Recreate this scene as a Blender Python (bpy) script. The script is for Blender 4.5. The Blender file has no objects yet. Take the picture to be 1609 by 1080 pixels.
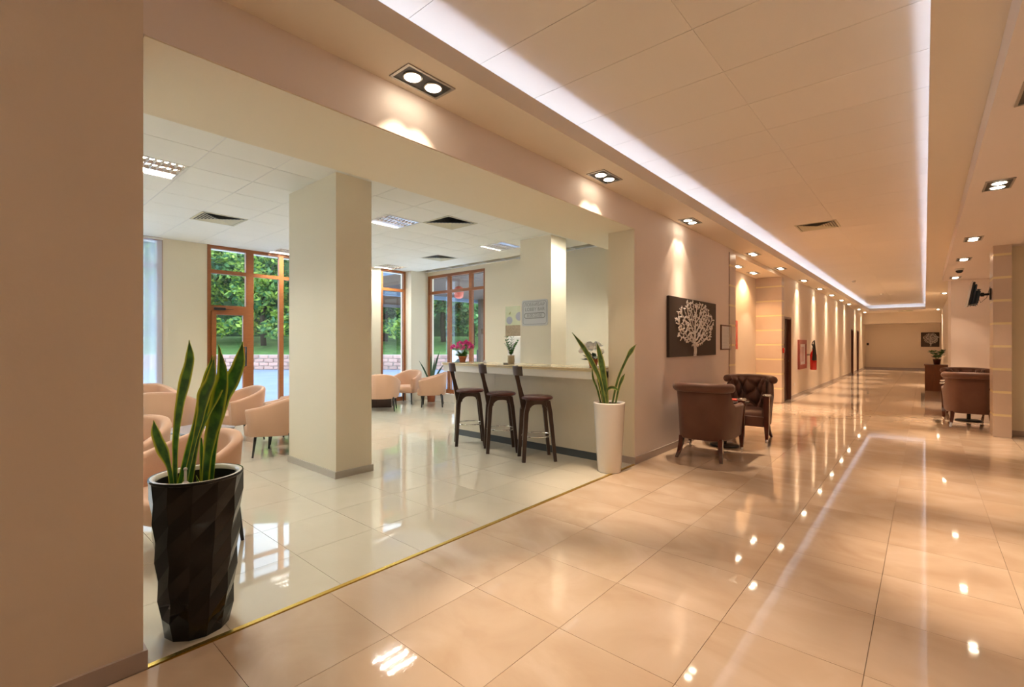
import bpy, math, random
from mathutils import Vector, Matrix
PI = math.pi
sc = bpy.context.scene
COL = sc.collection

# ------------------------------------------------------------------ camera, world, exposure
TH = math.atan(648.5 / 740.0)            # corridor direction is 41 degrees right of the view axis
HC = 1.45
cam_d = bpy.data.cameras.new('camera'); cam = bpy.data.objects.new('camera', cam_d); COL.objects.link(cam)
cam_d.sensor_width = 36; cam_d.lens = 36 * 740 / 1609.0
cam_d.clip_start = 0.05; cam_d.clip_end = 300
cam.location = (0, 0, HC); cam.rotation_euler = (PI / 2, 0, TH)
sc.camera = cam
sc.view_settings.view_transform = 'Standard'; sc.view_settings.look = 'None'
sc.view_settings.gamma = 1; sc.view_settings.use_curve_mapping = False
sc.view_settings.exposure = 0.08
w = bpy.data.worlds.new('sky'); sc.world = w; w.use_nodes = True
wb = w.node_tree.nodes['Background']; wb.inputs[0].default_value = (0.72, 0.86, 1.0, 1); wb.inputs[1].default_value = 3.4

WARM = (1.0, 0.725, 0.49); COOLW = (1.0, 0.94, 0.80)
P_SPOT = 68.0; P_LEFT = 58.0; P_FILL = 15.0
TUBE_E = 470.0
LED = 13.0
LAMP_E = 26.0

# ------------------------------------------------------------------ materials
MATS = {}
def mat(name, col, rough=0.5, metal=0.0, spec=0.5, coat=0.0, noise=None, bump=None, rnd=0.0, emit=None, sheen=0.0, trans=0.0):
    if name in MATS: return MATS[name]
    m = bpy.data.materials.new(name); m.use_nodes = True; nt = m.node_tree; b = nt.nodes['Principled BSDF']
    b.inputs['Base Color'].default_value = (*col, 1); b.inputs['Roughness'].default_value = rough
    b.inputs['Metallic'].default_value = metal; b.inputs['Specular IOR Level'].default_value = spec
    b.inputs['Coat Weight'].default_value = coat; b.inputs['Coat Roughness'].default_value = 0.03
    b.inputs['Sheen Weight'].default_value = sheen
    if trans: b.inputs['Transmission Weight'].default_value = trans
    if emit:
        b.inputs['Emission Color'].default_value = (*emit[0], 1); b.inputs['Emission Strength'].default_value = emit[1]
    N = nt.nodes; L = nt.links
    geo = None; colout = None
    if noise:                                   # (scale, amount 0-1, second colour, stretch)
        geo = N.new('ShaderNodeNewGeometry'); mp = N.new('ShaderNodeMapping'); mp.inputs['Scale'].default_value = noise[3] if len(noise) > 3 else (1, 1, 1)
        L.new(geo.outputs['Position'], mp.inputs['Vector'])
        nz = N.new('ShaderNodeTexNoise'); nz.inputs['Scale'].default_value = noise[0]; nz.inputs['Detail'].default_value = 6
        nz.inputs['Distortion'].default_value = 0.6
        L.new(mp.outputs[0], nz.inputs['Vector'])
        cr = N.new('ShaderNodeValToRGB'); cr.color_ramp.elements[0].position = 0.35; cr.color_ramp.elements[1].position = 0.68
        cr.color_ramp.elements[0].color = (*col, 1)
        c2 = noise[2]; a = noise[1]
        cr.color_ramp.elements[1].color = (*[col[i] * (1 - a) + c2[i] * a for i in range(3)], 1)
        L.new(nz.outputs['Fac'], cr.inputs['Fac']); colout = cr.outputs['Color']
    if rnd:
        oi = N.new('ShaderNodeObjectInfo'); mr = N.new('ShaderNodeMapRange'); mr.inputs['To Min'].default_value = 1 - rnd; mr.inputs['To Max'].default_value = 1 + rnd
        L.new(oi.outputs['Random'], mr.inputs['Value'])
        hs = N.new('ShaderNodeHueSaturation'); L.new(mr.outputs[0], hs.inputs['Value'])
        if colout: L.new(colout, hs.inputs['Color'])
        else: hs.inputs['Color'].default_value = (*col, 1)
        colout = hs.outputs['Color']
    if colout: L.new(colout, b.inputs['Base Color'])
    if bump:                                    # (scale, strength)
        g2 = N.new('ShaderNodeNewGeometry'); nz = N.new('ShaderNodeTexNoise'); nz.inputs['Scale'].default_value = bump[0]; nz.inputs['Detail'].default_value = 3
        L.new(g2.outputs['Position'], nz.inputs['Vector'])
        bp = N.new('ShaderNodeBump'); bp.inputs['Strength'].default_value = bump[1]; bp.inputs['Distance'].default_value = 0.01
        L.new(nz.outputs['Fac'], bp.inputs['Height']); L.new(bp.outputs[0], b.inputs['Normal'])
    MATS[name] = m
    return m

def marble(name, base, vein, light, rnd, rough=0.05, coat=0.3):
    m = bpy.data.materials.new(name); m.use_nodes = True; nt = m.node_tree; b = nt.nodes['Principled BSDF']; N = nt.nodes; L = nt.links
    geo = N.new('ShaderNodeNewGeometry'); oi = N.new('ShaderNodeObjectInfo')
    ml = N.new('ShaderNodeMath'); ml.operation = 'MULTIPLY'; ml.inputs[1].default_value = 37.0; L.new(oi.outputs['Random'], ml.inputs[0])
    add = N.new('ShaderNodeVectorMath'); add.operation = 'ADD'; L.new(geo.outputs['Position'], add.inputs[0]); L.new(ml.outputs[0], add.inputs[1])
    mp = N.new('ShaderNodeMapping'); mp.inputs['Scale'].default_value = (1.0, 1.45, 1); mp.inputs['Rotation'].default_value = (0, 0, 0.7)
    L.new(add.outputs[0], mp.inputs['Vector'])
    n1 = N.new('ShaderNodeTexNoise'); n1.inputs['Scale'].default_value = 1.5; n1.inputs['Detail'].default_value = 8; n1.inputs['Distortion'].default_value = 1.1
    L.new(mp.outputs[0], n1.inputs['Vector'])
    cr = N.new('ShaderNodeValToRGB'); e = cr.color_ramp.elements
    e[0].position = 0.32; e[0].color = (*vein, 1); e[1].position = 0.7; e[1].color = (*light, 1)
    k = e.new(0.5); k.color = (*base, 1)
    L.new(n1.outputs['Fac'], cr.inputs['Fac'])
    mr = N.new('ShaderNodeMapRange'); mr.inputs['To Min'].default_value = 1 - rnd; mr.inputs['To Max'].default_value = 1 + rnd; L.new(oi.outputs['Random'], mr.inputs['Value'])
    hs = N.new('ShaderNodeHueSaturation'); L.new(cr.outputs[0], hs.inputs['Color']); L.new(mr.outputs[0], hs.inputs['Value'])
    L.new(hs.outputs[0], b.inputs['Base Color'])
    b.inputs['Roughness'].default_value = rough; b.inputs['Coat Weight'].default_value = coat; b.inputs['Coat Roughness'].default_value = 0.02
    b.inputs['IOR'].default_value = 1.55
    nb = N.new('ShaderNodeTexNoise'); nb.inputs['Scale'].default_value = 2.6; nb.inputs['Detail'].default_value = 1
    L.new(geo.outputs['Position'], nb.inputs['Vector'])
    bp = N.new('ShaderNodeBump'); bp.inputs['Strength'].default_value = 0.07; bp.inputs['Distance'].default_value = 0.006
    L.new(nb.outputs['Fac'], bp.inputs['Height']); L.new(bp.outputs[0], b.inputs['Normal']); L.new(bp.outputs[0], b.inputs['Coat Normal'])
    MATS[name] = m
    return m

def glass_mat(name, tint=(0.95, 0.98, 1.0), refl=0.04):
    m = bpy.data.materials.new(name); m.use_nodes = True; nt = m.node_tree; nt.nodes.clear(); N = nt.nodes; L = nt.links
    o = N.new('ShaderNodeOutputMaterial'); t = N.new('ShaderNodeBsdfTransparent'); t.inputs[0].default_value = (*tint, 1)
    g = N.new('ShaderNodeBsdfGlossy'); g.inputs['Roughness'].default_value = 0.0
    lw = N.new('ShaderNodeLayerWeight'); lw.inputs[0].default_value = 0.5
    pw = N.new('ShaderNodeMath'); pw.operation = 'POWER'; pw.inputs[1].default_value = 4.0; L.new(lw.outputs['Facing'], pw.inputs[0])
    f = N.new('ShaderNodeMath'); f.operation = 'MULTIPLY_ADD'; f.inputs[1].default_value = 0.9; f.inputs[2].default_value = 0.045; L.new(pw.outputs[0], f.inputs[0])
    mx = N.new('ShaderNodeMixShader'); L.new(f.outputs[0], mx.inputs[0]); L.new(t.outputs[0], mx.inputs[1]); L.new(g.outputs[0], mx.inputs[2]); L.new(mx.outputs[0], o.inputs[0])
    MATS[name] = m; return m

def edge_leaf(name, inner, edge, dark):
    """leaf whose margin (vertex colour 'margin') is yellow, with dark cross bands"""
    m = bpy.data.materials.new(name); m.use_nodes = True; nt = m.node_tree; b = nt.nodes['Principled BSDF']; N = nt.nodes; L = nt.links
    at = N.new('ShaderNodeVertexColor'); at.layer_name = 'margin'
    geo = N.new('ShaderNodeNewGeometry'); mp = N.new('ShaderNodeMapping'); mp.inputs['Scale'].default_value = (22, 22, 20); L.new(geo.outputs['Position'], mp.inputs[0])
    nz = N.new('ShaderNodeTexNoise'); nz.inputs['Scale'].default_value = 1.0; nz.inputs['Detail'].default_value = 3; L.new(mp.outputs[0], nz.inputs[0])
    mx = N.new('ShaderNodeMixRGB'); mx.inputs[1].default_value = (*dark, 1); mx.inputs[2].default_value = (*inner, 1)
    c0 = N.new('ShaderNodeValToRGB'); c0.color_ramp.elements[0].position = 0.4; c0.color_ramp.elements[1].position = 0.62; L.new(nz.outputs['Fac'], c0.inputs[0]); L.new(c0.outputs[0], mx.inputs[0])
    cr = N.new('ShaderNodeValToRGB'); cr.color_ramp.elements[0].position = 0.38; cr.color_ramp.elements[1].position = 0.74; L.new(at.outputs[0], cr.inputs[0])
    m2 = N.new('ShaderNodeMixRGB'); L.new(cr.outputs[0], m2.inputs[0]); L.new(mx.outputs[0], m2.inputs[1]); m2.inputs[2].default_value = (*edge, 1)
    L.new(m2.outputs[0], b.inputs['Base Color']); b.inputs['Roughness'].default_value = 0.35
    MATS[name] = m; return m

M_WALL = mat('wall_cream_paint', (0.77, 0.665, 0.545), 0.6, bump=(60, 0.05))
M_WALLP = mat('wall_pinkish_paint', (0.84, 0.755, 0.71), 0.6, bump=(60, 0.05))
M_LWALL = mat('lounge_wall_paint', (0.82, 0.75, 0.59), 0.6, bump=(60, 0.04))
M_BAND = mat('ceiling_band_paint', (0.80, 0.71, 0.59), 0.6)
M_CEIL = mat('ceiling_panel_paint', (0.83, 0.76, 0.67), 0.65, rnd=0.012)
M_LCEIL = mat('lounge_ceiling_tile_white', (0.86, 0.86, 0.80), 0.7, rnd=0.015, bump=(150, 0.15))
M_TBAR = mat('ceiling_tee_grid_white', (0.78, 0.78, 0.78), 0.5)
M_BASE = mat('baseboard_greige', (0.42, 0.35, 0.32), 0.25, noise=(6, 0.3, (0.5, 0.43, 0.38)))
M_LBASE = mat('lounge_baseboard', (0.50, 0.46, 0.39), 0.3)
M_GROUT = mat('floor_grout', (0.33, 0.24, 0.17), 0.7)
M_LGROUT = mat('lounge_floor_grout', (0.42, 0.38, 0.30), 0.7)
M_FLOOR = marble('polished_peach_marble_tile', (0.62, 0.485, 0.365), (0.56, 0.42, 0.305), (0.69, 0.56, 0.445), 0.03)
M_LFLOOR = marble('polished_cream_tile', (0.66, 0.63, 0.53), (0.64, 0.61, 0.51), (0.68, 0.65, 0.55), 0.01, 0.035)
M_BRASS = mat('brass_strip', (0.85, 0.62, 0.16), 0.25, 0.9)
M_STONE = mat('tile_beige_stone', (0.60, 0.48, 0.40), 0.3, noise=(3, 0.35, (0.70, 0.58, 0.48)), rnd=0.03)
M_STRIP = mat('pale_gold_joint', (0.82, 0.72, 0.46), 0.4)
M_WOODF = mat('window_frame_wood', (0.33, 0.115, 0.035), 0.35, noise=(8, 0.5, (0.22, 0.07, 0.02), (1, 1, 6)))
M_GLASS = glass_mat('window_glass')
M_DOOR = mat('dark_mahogany', (0.045, 0.010, 0.006), 0.3)
M_DFRAME = mat('door_frame_brown', (0.14, 0.055, 0.035), 0.35)
M_STEEL = mat('brushed_steel', (0.42, 0.40, 0.37), 0.3, 0.9)
M_CHROME = mat('chrome', (0.85, 0.85, 0.85), 0.08, 1.0)
M_BLACKM = mat('black_metal', (0.012, 0.012, 0.012), 0.35)
M_LAMP = mat('lamp_lens_warm', (1, 0.9, 0.75), 0.3, emit=((1.0, 0.84, 0.62), LAMP_E))
M_LED = mat('led_strip_cool', (1, 1, 1), 0.5, emit=((0.58, 0.70, 1.0), LED))
M_TUBE = mat('fluorescent_tube', (1, 1, 1), 0.5, emit=(COOLW, TUBE_E))
M_REFL = mat('louvre_white_enamel', (0.52, 0.53, 0.55), 0.4)
M_MIRR = mat('louvre_mirror_aluminium', (0.80, 0.81, 0.84), 0.12, 1.0)
M_BEIGE = mat('beige_upholstery', (0.60, 0.36, 0.235), 0.75, sheen=0.3, bump=(300, 0.15))
M_VELVET = mat('brown_velvet', (0.125, 0.046, 0.027), 0.55, sheen=0.18, bump=(200, 0.1), noise=(5, 0.5, (0.17, 0.075, 0.045)))
M_MAHOG = mat('red_brown_wood', (0.085, 0.018, 0.010), 0.18, coat=0.5)
M_WENGE = mat('dark_wenge_wood', (0.042, 0.022, 0.016), 0.3, noise=(9, 0.5, (0.07, 0.038, 0.028), (1, 1, 0.15)))
M_LEATH = mat('dark_red_leather', (0.085, 0.022, 0.018), 0.28, bump=(90, 0.1))
M_BAR = mat('bar_front_cream', (0.72, 0.66, 0.54), 0.28, noise=(2.2, 0.35, (0.62, 0.56, 0.45), (1, 1, 0.5)))
M_BARTOP = mat('bar_top_stone', (0.66, 0.55, 0.36), 0.15, noise=(9, 0.5, (0.5, 0.4, 0.24)))
M_PLINTH = mat('slate_plinth', (0.07, 0.085, 0.095), 0.4)
M_GPLANT = mat('gloss_black_planter', (0.010, 0.010, 0.010), 0.07, spec=0.3)
M_WPLANT = mat('gloss_white_planter', (0.80, 0.76, 0.72), 0.12, coat=0.5)
M_RIM = mat('grey_white_liner', (0.62, 0.61, 0.58), 0.35)
M_SOIL = mat('potting_soil', (0.018, 0.012, 0.009), 0.9, bump=(80, 1.0))
M_SNAKE = edge_leaf('snake_leaf', (0.075, 0.26, 0.03), (0.60, 0.66, 0.06), (0.025, 0.12, 0.02))
M_SNAKE2 = edge_leaf('pale_snake_leaf', (0.10, 0.20, 0.05), (0.42, 0.42, 0.10), (0.04, 0.09, 0.03))
M_LEAF = mat('leaf_green', (0.035, 0.14, 0.02), 0.35)
M_ZZ = mat('zz_leaf_green', (0.03, 0.12, 0.015), 0.22)
M_MAG = mat('magenta_petal', (0.68, 0.045, 0.30), 0.5, rnd=0.1)
M_WHITEF = mat('white_petal', (0.95, 0.95, 0.92), 0.6)
M_TERRA = mat('terracotta', (0.42, 0.12, 0.05), 0.7)
M_WICK = mat('beige_wrap', (0.50, 0.42, 0.28), 0.7, bump=(120, 0.6))
M_WHITE = mat('white_laminate', (0.80, 0.78, 0.72), 0.3)
M_CANVAS = mat('dark_brown_canvas', (0.035, 0.022, 0.016), 0.6, bump=(200, 0.2))
M_SILVER = mat('silver_relief', (0.78, 0.77, 0.78), 0.3, 0.6)
M_PAPER = mat('paper_white', (0.74, 0.73, 0.74), 0.6)
M_SIGN = mat('frosted_sign', (0.60, 0.60, 0.58), 0.3)
M_SIGNT = mat('sign_grey_ink', (0.26, 0.27, 0.24), 0.5)
M_RED = mat('extinguisher_red', (0.62, 0.015, 0.010), 0.2, coat=0.4)
M_REDF = mat('cabinet_red_brown', (0.32, 0.07, 0.05), 0.4)
M_SLATW = mat('vent_slat', (0.60, 0.57, 0.42), 0.5)
M_TVB = mat('tv_dark_plastic', (0.02, 0.025, 0.03), 0.25)
M_TVS = mat('tv_silver_edge', (0.5, 0.5, 0.5), 0.3, 0.6)
M_DESK = mat('desk_wood', (0.21, 0.075, 0.03), 0.35, noise=(6, 0.6, (0.13, 0.045, 0.02), (6, 6, 0.6)))
M_TABG = mat('dark_table_top', (0.05, 0.03, 0.025), 0.1, coat=0.5)
M_TABL = mat('grey_table_glass', (0.35, 0.37, 0.42), 0.08)
M_REDT = mat('red_napkin', (0.45, 0.02, 0.015), 0.5)
M_CURT = None
M_ROAD = mat('pale_asphalt', (0.30, 0.36, 0.50), 0.8, noise=(0.35, 0.7, (0.22, 0.27, 0.40)))
M_GRASS = mat('grass_bank', (0.17, 0.32, 0.08), 0.9, noise=(1.5, 0.8, (0.07, 0.18, 0.04)), bump=(4, 1.0))
M_BACKG = mat('deep_foliage', (0.015, 0.05, 0.012), 0.9, noise=(1.2, 0.8, (0.05, 0.12, 0.03)), bump=(2, 1.0))
M_BRICK = mat('pink_stone_block', (0.60, 0.37, 0.31), 0.8, rnd=0.22)
M_MORT = mat('pale_mortar', (0.55, 0.48, 0.42), 0.9)
M_TRUNK = mat('tree_bark', (0.045, 0.032, 0.022), 0.9)
M_CANOPY = mat('porch_brown', (0.10, 0.06, 0.035), 0.6)
M_CANBL = mat('porch_blue_fascia', (0.16, 0.24, 0.36), 0.5)
M_PANEL = mat('pale_blue_panel', (0.45, 0.58, 0.72), 0.4)
M_LANT = mat('red_lantern_paper', (0.65, 0.14, 0.10), 0.6)

# ------------------------------------------------------------------ geometry helpers
class MB:
    def __init__(s): s.v = []; s.f = []; s.sm = []; s.vc = None
    def add(s, vs, fs, smooth=False):
        o = len(s.v); s.v += [tuple(p) for p in vs]; s.f += [tuple(i + o for i in f) for f in fs]; s.sm += [smooth] * len(fs)
        return s
    def box(s, x0, x1, y0, y1, z0, z1, M=None):
        vs = [(x, y, z) for z in (z0, z1) for y in (y0, y1) for x in (x0, x1)]
        if M is not None: vs = [M @ Vector(p) for p in vs]
        return s.add(vs, [(0, 2, 3, 1), (4, 5, 7, 6), (0, 1, 5, 4), (2, 6, 7, 3), (0, 4, 6, 2), (1, 3, 7, 5)])
    def rbox(s, x0, x1, y0, y1, z0, z1, r=0.01, M=None):
        """box with chamfered vertical and top/bottom edges"""
        pl = lambda i: [(x0 + i + r, y0 + i), (x1 - i - r, y0 + i), (x1 - i, y0 + i + r), (x1 - i, y1 - i - r), (x1 - i - r, y1 - i), (x0 + i + r, y1 - i), (x0 + i, y1 - i - r), (x0 + i, y0 + i + r)]
        rings = [[(x, y, z0) for x, y in pl(r)], [(x, y, z0 + r) for x, y in pl(0)], [(x, y, z1 - r) for x, y in pl(0)], [(x, y, z1) for x, y in pl(r)]]
        if M is not None: rings = [[tuple(M @ Vector(p)) for p in q] for q in rings]
        return s.loft(rings, True, True, False)
    def loft(s, rings, cap0=False, cap1=False, smooth=True, closed=True):
        n = len(rings[0]); vs = [p for r in rings for p in r]; fs = []
        for i in range(len(rings) - 1):
            for j in range(n if closed else n - 1):
                a = i * n + j; b = i * n + (j + 1) % n
                fs.append((a, b, b + n, a + n))
        o = len(s.v); s.add(vs, fs, smooth)
        if cap0: s.f.append(tuple(o + j for j in reversed(range(n)))); s.sm.append(False)
        if cap1: s.f.append(tuple(o + (len(rings) - 1) * n + j for j in range(n))); s.sm.append(False)
        return s
    def lathe(s, prof, n=24, c=(0, 0), cap0=True, cap1=True, smooth=True):
        return s.loft([[(c[0] + r * math.cos(2 * PI * j / n), c[1] + r * math.sin(2 * PI * j / n), z) for j in range(n)] for r, z in prof], cap0, cap1, smooth)
    def tube(s, pts, rad, n=8, cap=True, closed=False, sq=None):
        pts = [Vector(p) for p in pts]; m = len(pts); rings = []
        up = None
        for i, p in enumerate(pts):
            if closed: t = pts[(i + 1) % m] - pts[i - 1]
            else: t = pts[min(i + 1, m - 1)] - pts[max(i - 1, 0)]
            if t.length < 1e-9: t = Vector((0, 0, 1))
            t.normalize()
            if up is None: up = Vector((0, 0, 1)) if abs(t.z) < 0.9 else Vector((1, 0, 0))
            a = t.cross(up)
            if a.length < 1e-6: a = t.cross(Vector((0, 1, 0)))
            a.normalize(); b = t.cross(a); up = -b if (-b).dot(up) > 0 else b
            b = a.cross(t)
            r = rad[i] if isinstance(rad, (list, tuple)) else rad
            ra, rb = (r if isinstance(r, (list, tuple)) else (r, r))
            if sq: rings.append([p + a * ra * x + b * rb * y for x, y in ((-1, -1), (1, -1), (1, 1), (-1, 1))])
            else: rings.append([p + a * ra * math.cos(2 * PI * j / n) + b * rb * math.sin(2 * PI * j / n) for j in range(n)])
        if closed: rings.append(rings[0]); return s.loft(rings, False, False, not sq)
        return s.loft(rings, cap, cap, not sq)
    def sphere(s, c, r, n=10, m=6, sc_=(1, 1, 1)):
        prof = [[(c[0] + sc_[0] * r * math.sin(PI * i / m) * math.cos(2 * PI * j / n), c[1] + sc_[1] * r * math.sin(PI * i / m) * math.sin(2 * PI * j / n), c[2] - sc_[2] * r * math.cos(PI * i / m)) for j in range(n)] for i in range(m + 1)]
        prof[0] = [tuple(Vector(p)) for p in prof[0]]
        return s.loft(prof, False, False, True)
    def mesh(s, name, m):
        me = bpy.data.meshes.new(name); me.from_pydata(s.v, [], s.f); me.polygons.foreach_set('use_smooth', s.sm)
        if s.vc:
            ca = me.color_attributes.new('margin', 'FLOAT_COLOR', 'POINT')
            for i, c in enumerate(s.vc): ca.data[i].color = (c, c, c, 1)
        me.materials.append(m); me.update(); return me
    def build(s, name, m, parent=None, **kw):
        o = bpy.data.objects.new(name, s.mesh(name, m)); COL.objects.link(o)
        if parent is not None: o.parent = parent
        for k, v in kw.items(): o[k] = v
        return o

def B(x0, x1, y0, y1, z0, z1): return MB().box(x0, x1, y0, y1, z0, z1)
def struct(name, mb, m, label=None, parent=None):
    o = mb.build(name, m, parent)
    if parent is None: o['kind'] = 'structure'
    if label: o['label'] = label
    return o
def thing(name, label, cat, loc=(0, 0, 0), rz=0, group=None):
    o = bpy.data.objects.new(name, None); COL.objects.link(o); o.location = loc; o.rotation_euler = (0, 0, rz); o.empty_display_size = 0.05
    o['label'] = label; o['category'] = cat
    if group: o['group'] = group
    return o
def tag(o, label, cat, group=None):
    o['label'] = label; o['category'] = cat
    if group: o['group'] = group
    return o
def dup(root, loc, rz, label, group=None):
    def cp(o, par):
        c = o.copy(); COL.objects.link(c); c.parent = par
        if par is not None: c.matrix_parent_inverse = Matrix()
        for ch in o.children: cp(ch, c)
        return c
    r = cp(root, None); r.location = loc; r.rotation_euler = (0, 0, rz); r['label'] = label
    if group: r['group'] = group
    return r
def inst(src, parent, loc=(0, 0, 0), name=None):
    c = src.copy(); COL.objects.link(c); c.parent = parent; c.location = loc
    return c
def spot(parent, loc, power, col, size=1.35, blend=0.35, rad=0.03, rot=(0, 0, 0)):
    d = bpy.data.lights.new('lamp_light', 'SPOT'); d.energy = power; d.color = col; d.spot_size = size; d.spot_blend = blend; d.shadow_soft_size = rad
    o = bpy.data.objects.new('lamp_light', d); COL.objects.link(o); o.parent = parent; o.location = loc; o.rotation_euler = rot
    return o
def area(parent, loc, power, col, sx, sy, rot=(0, 0, 0)):
    d = bpy.data.lights.new('lamp_light', 'AREA'); d.energy = power; d.color = col; d.shape = 'RECTANGLE'; d.size = sx; d.size_y = sy
    o = bpy.data.objects.new('lamp_light', d); COL.objects.link(o); o.parent = parent; o.location = loc; o.rotation_euler = rot
    return o
rng = random.Random(7)

# ================================================================== SETTING
XW = -2.616           # face of the left corridor wall
ZB, ZS, ZR, ZC, ZL = 3.15, 2.83, 2.97, 3.45, 3.29   # band, header soffit, right soffit, tray, lounge ceiling

# ---- floors
floor = struct('floor', B(XW, 3.7, -3.8, 34.8, -0.15, -0.012).box(-3.4, XW, 8.0, 34.8, -0.15, -0.012), M_GROUT, 'grout bed under the polished corridor tiles')
tile_me = MB().box(-0.2988, 0.2988, -0.2988, 0.2988, -0.012, 0.0).mesh('floor_tile', M_FLOOR)
rest = MB(); cnt = 0
y = -3.14
rows = []
while y < 34.3: rows.append(y); y += 0.6
for yy in rows:
    for i in range(10):
        x0 = XW + 0.02 + 0.6 * i if i else XW + 0.012
        cx = -2.30 + 0.6 * i
        if cx > 3.2: continue
        if yy > 15.7 and cx > 0.8: continue
        if yy > 10.6 and cx > 2.4: continue
        if yy > 0.3 and cx < 1.0 and cnt < 300:
            o = bpy.data.objects.new('floor_tile', tile_me); COL.objects.link(o); o.parent = floor; o.location = (cx, yy + 0.002, 0); cnt += 1
        else: rest.box(cx - 0.298, cx + 0.298, yy - 0.296, yy + 0.3, -0.012, 0)
for yy in rows:
    if 9.3 < yy < 13.1: rest.box(-3.17, -2.602, yy - 0.296, yy + 0.3, -0.012, 0)
for a, b in ((8.9, 9.3), (13.1, 34.3)): rest.box(-2.9, -2.602, a, b, -0.012, -0.001)
o = rest.build('outer_floor_tiles', M_FLOOR, floor); o['kind'] = 'stuff'
lfloor = struct('floor', B(-10.3, XW, -3.8, 8.0, -0.15, -0.012), M_LGROUT, 'grout bed under the cream lounge tiles')
ltile = MB().box(-0.2985, 0.2985, -0.2985, 0.2985, -0.012, 0.0).mesh('floor_tile', M_LFLOOR)
rest = MB()
for i in range(13):
    cx = -2.94 - 0.6 * i
    for j in range(-6, 12):
        cy = 1.454 + 0.3 + 0.6 * j
        if cx < -9.9 or cy > 7.8: continue
        if cy > -0.6:
            o = bpy.data.objects.new('floor_tile', ltile); COL.objects.link(o); o.parent = lfloor; o.location = (cx, cy, 0)
        else: rest.box(cx - 0.2985, cx + 0.2985, cy - 0.2985, cy + 0.2985, -0.012, 0)
rest.box(-10.0, -9.84, -3.2, 7.8, -0.012, 0)
o = rest.build('outer_floor_tiles', M_LFLOOR, lfloor); o['kind'] = 'stuff'
struct('trim_1', B(XW - 0.021, XW + 0.006, 0.5, 5.22, -0.012, 0.003), M_BRASS, 'brass strip in the floor between lounge and corridor tiles')

# ---- left walls
struct('wall_left', B(-2.966, XW, -3.5, 0.495, 0, 3.5), M_WALL, 'near left wall block filling the left edge')
struct('wall_left', B(-3.5, XW, 0.495, 5.22, ZS, 3.5), M_WALLP, 'wide header beam above the lounge opening')
struct('wall_left', B(-3.5, XW - 0.004, 0.5, 5.215, ZS - 0.006, ZS), M_LWALL, 'cream underside of the header beam')
struct('wall_left', B(-2.97, XW - 0.004, 5.212, 5.22, 0, ZS - 0.006), M_LWALL, 'cream end face of the picture wall at the bar')
struct('wall_left', B(-3.5, -2.966, -3.5, 0.495, ZS, 3.5).box(-3.5, -2.966, 5.22, 7.8, ZS, 3.5), M_LWALL)
struct('wall_left', B(-2.966, XW, 5.22, 9.05, 0, 3.5), M_WALLP, 'left wall between the bar opening and the tiled niche')
struct('wall_left', B(-3.3, -3.17, 9.05, 13.0, 0, 3.5).box(-3.17, -2.966, 8.85, 9.05, 0, 3.2), M_WALL, 'back wall of the lit niche')
wallD = MB()
doors = [(13.16, 13.98), (27.25, 28.15), (29.7, 30.6)]
yy = 13.0
for a, b in doors:
    wallD.box(-2.9, XW, yy, a, 0, 3.5); wallD.box(-2.9, XW, a, b, 2.12, 3.5); yy = b
wallD.box(-2.9, XW, yy, 34.4, 0, 3.5); wallD.box(-3.3, -2.9, 13.0, 13.2, 0, 3.5)
struct('wall_left', wallD, M_WALL, 'long left corridor wall with doors')
for k, (a, b) in enumerate(doors):
    d = struct('door_%d' % (k + 1), B(-2.72, -2.68, a + 0.05, b - 0.05, 0.005, 2.07), M_DOOR, 'dark mahogany door leaf')
    for q in (B(-2.78, XW + 0.012, a, a + 0.05, 0, 2.12), B(-2.78, XW + 0.012, b - 0.05, b, 0, 2.12), B(-2.78, XW + 0.012, a + 0.05, b - 0.05, 2.07, 2.12)):
        q.build('door_frame', M_DFRAME, d)
    MB().tube([(-2.68, b - 0.12, 1.0), (-2.64, b - 0.12, 1.0), (-2.64, b - 0.24, 1.0)], 0.009).build('door_handle', M_CHROME, d)
struct('ceiling', B(-3.3, XW - 0.0, 9.05, 13.0, 3.07, 3.16), M_BAND, 'low ceiling of the lit niche')
# baseboards
struct('baseboard_left', B(XW, XW + 0.014, -3.5, 0.509, 0, 0.085).box(-2.966, XW, 0.495, 0.509, 0, 0.085), M_BASE, 'grey baseboard of the near wall block')
struct('baseboard_left', B(-2.966, XW + 0.014, 5.206, 5.22, 0, 0.085).box(XW, XW + 0.014, 5.22, 8.82, 0, 0.085), M_BASE, 'grey baseboard along the picture wall')
bl = MB(); yy = 13.0
for a, b in doors: bl.box(XW, XW + 0.014, yy + (0.0 if yy > 13 else 0.1), a, 0, 0.085); yy = b
bl.box(XW, XW + 0.014, yy, 34.4, 0, 0.085)
struct('baseboard_left', bl, M_BASE)
# tiled pilasters of the niche and of the right side
def tiled(name, x0, x1, y0, y1, z1, z_off, label, pitch=0.355, thick=0.012):
    core = struct(name, B(x0 + thick, x1 - thick, y0 + thick, y1 - thick, 0, z1), M_STONE, label)
    z = z_off
    while z < z1:
        a, b = max(0, z + 0.018), min(z1, z + pitch - 0.018)
        if b - a > 0.03: B(x0, x1, y0, y1, a, b).build('stone_tile', M_STONE, core)
        if z > 0: B(x0 + 0.004, x1 - 0.004, y0 + 0.004, y1 - 0.004, z - 0.018, z + 0.018).build('joint_strip', M_STRIP, core)
        z += pitch
    return core
tiled('wall_niche_near', -2.72, XW + 0.02, 8.82, 9.16, 3.07, 0.0, 'narrow tiled jamb at the near edge of the niche')
tiled('wall_niche_far', -3.17, XW + 0.02, 12.84, 13.1, 3.07, 0.0, 'tiled return wall at the far side of the niche')
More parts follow.
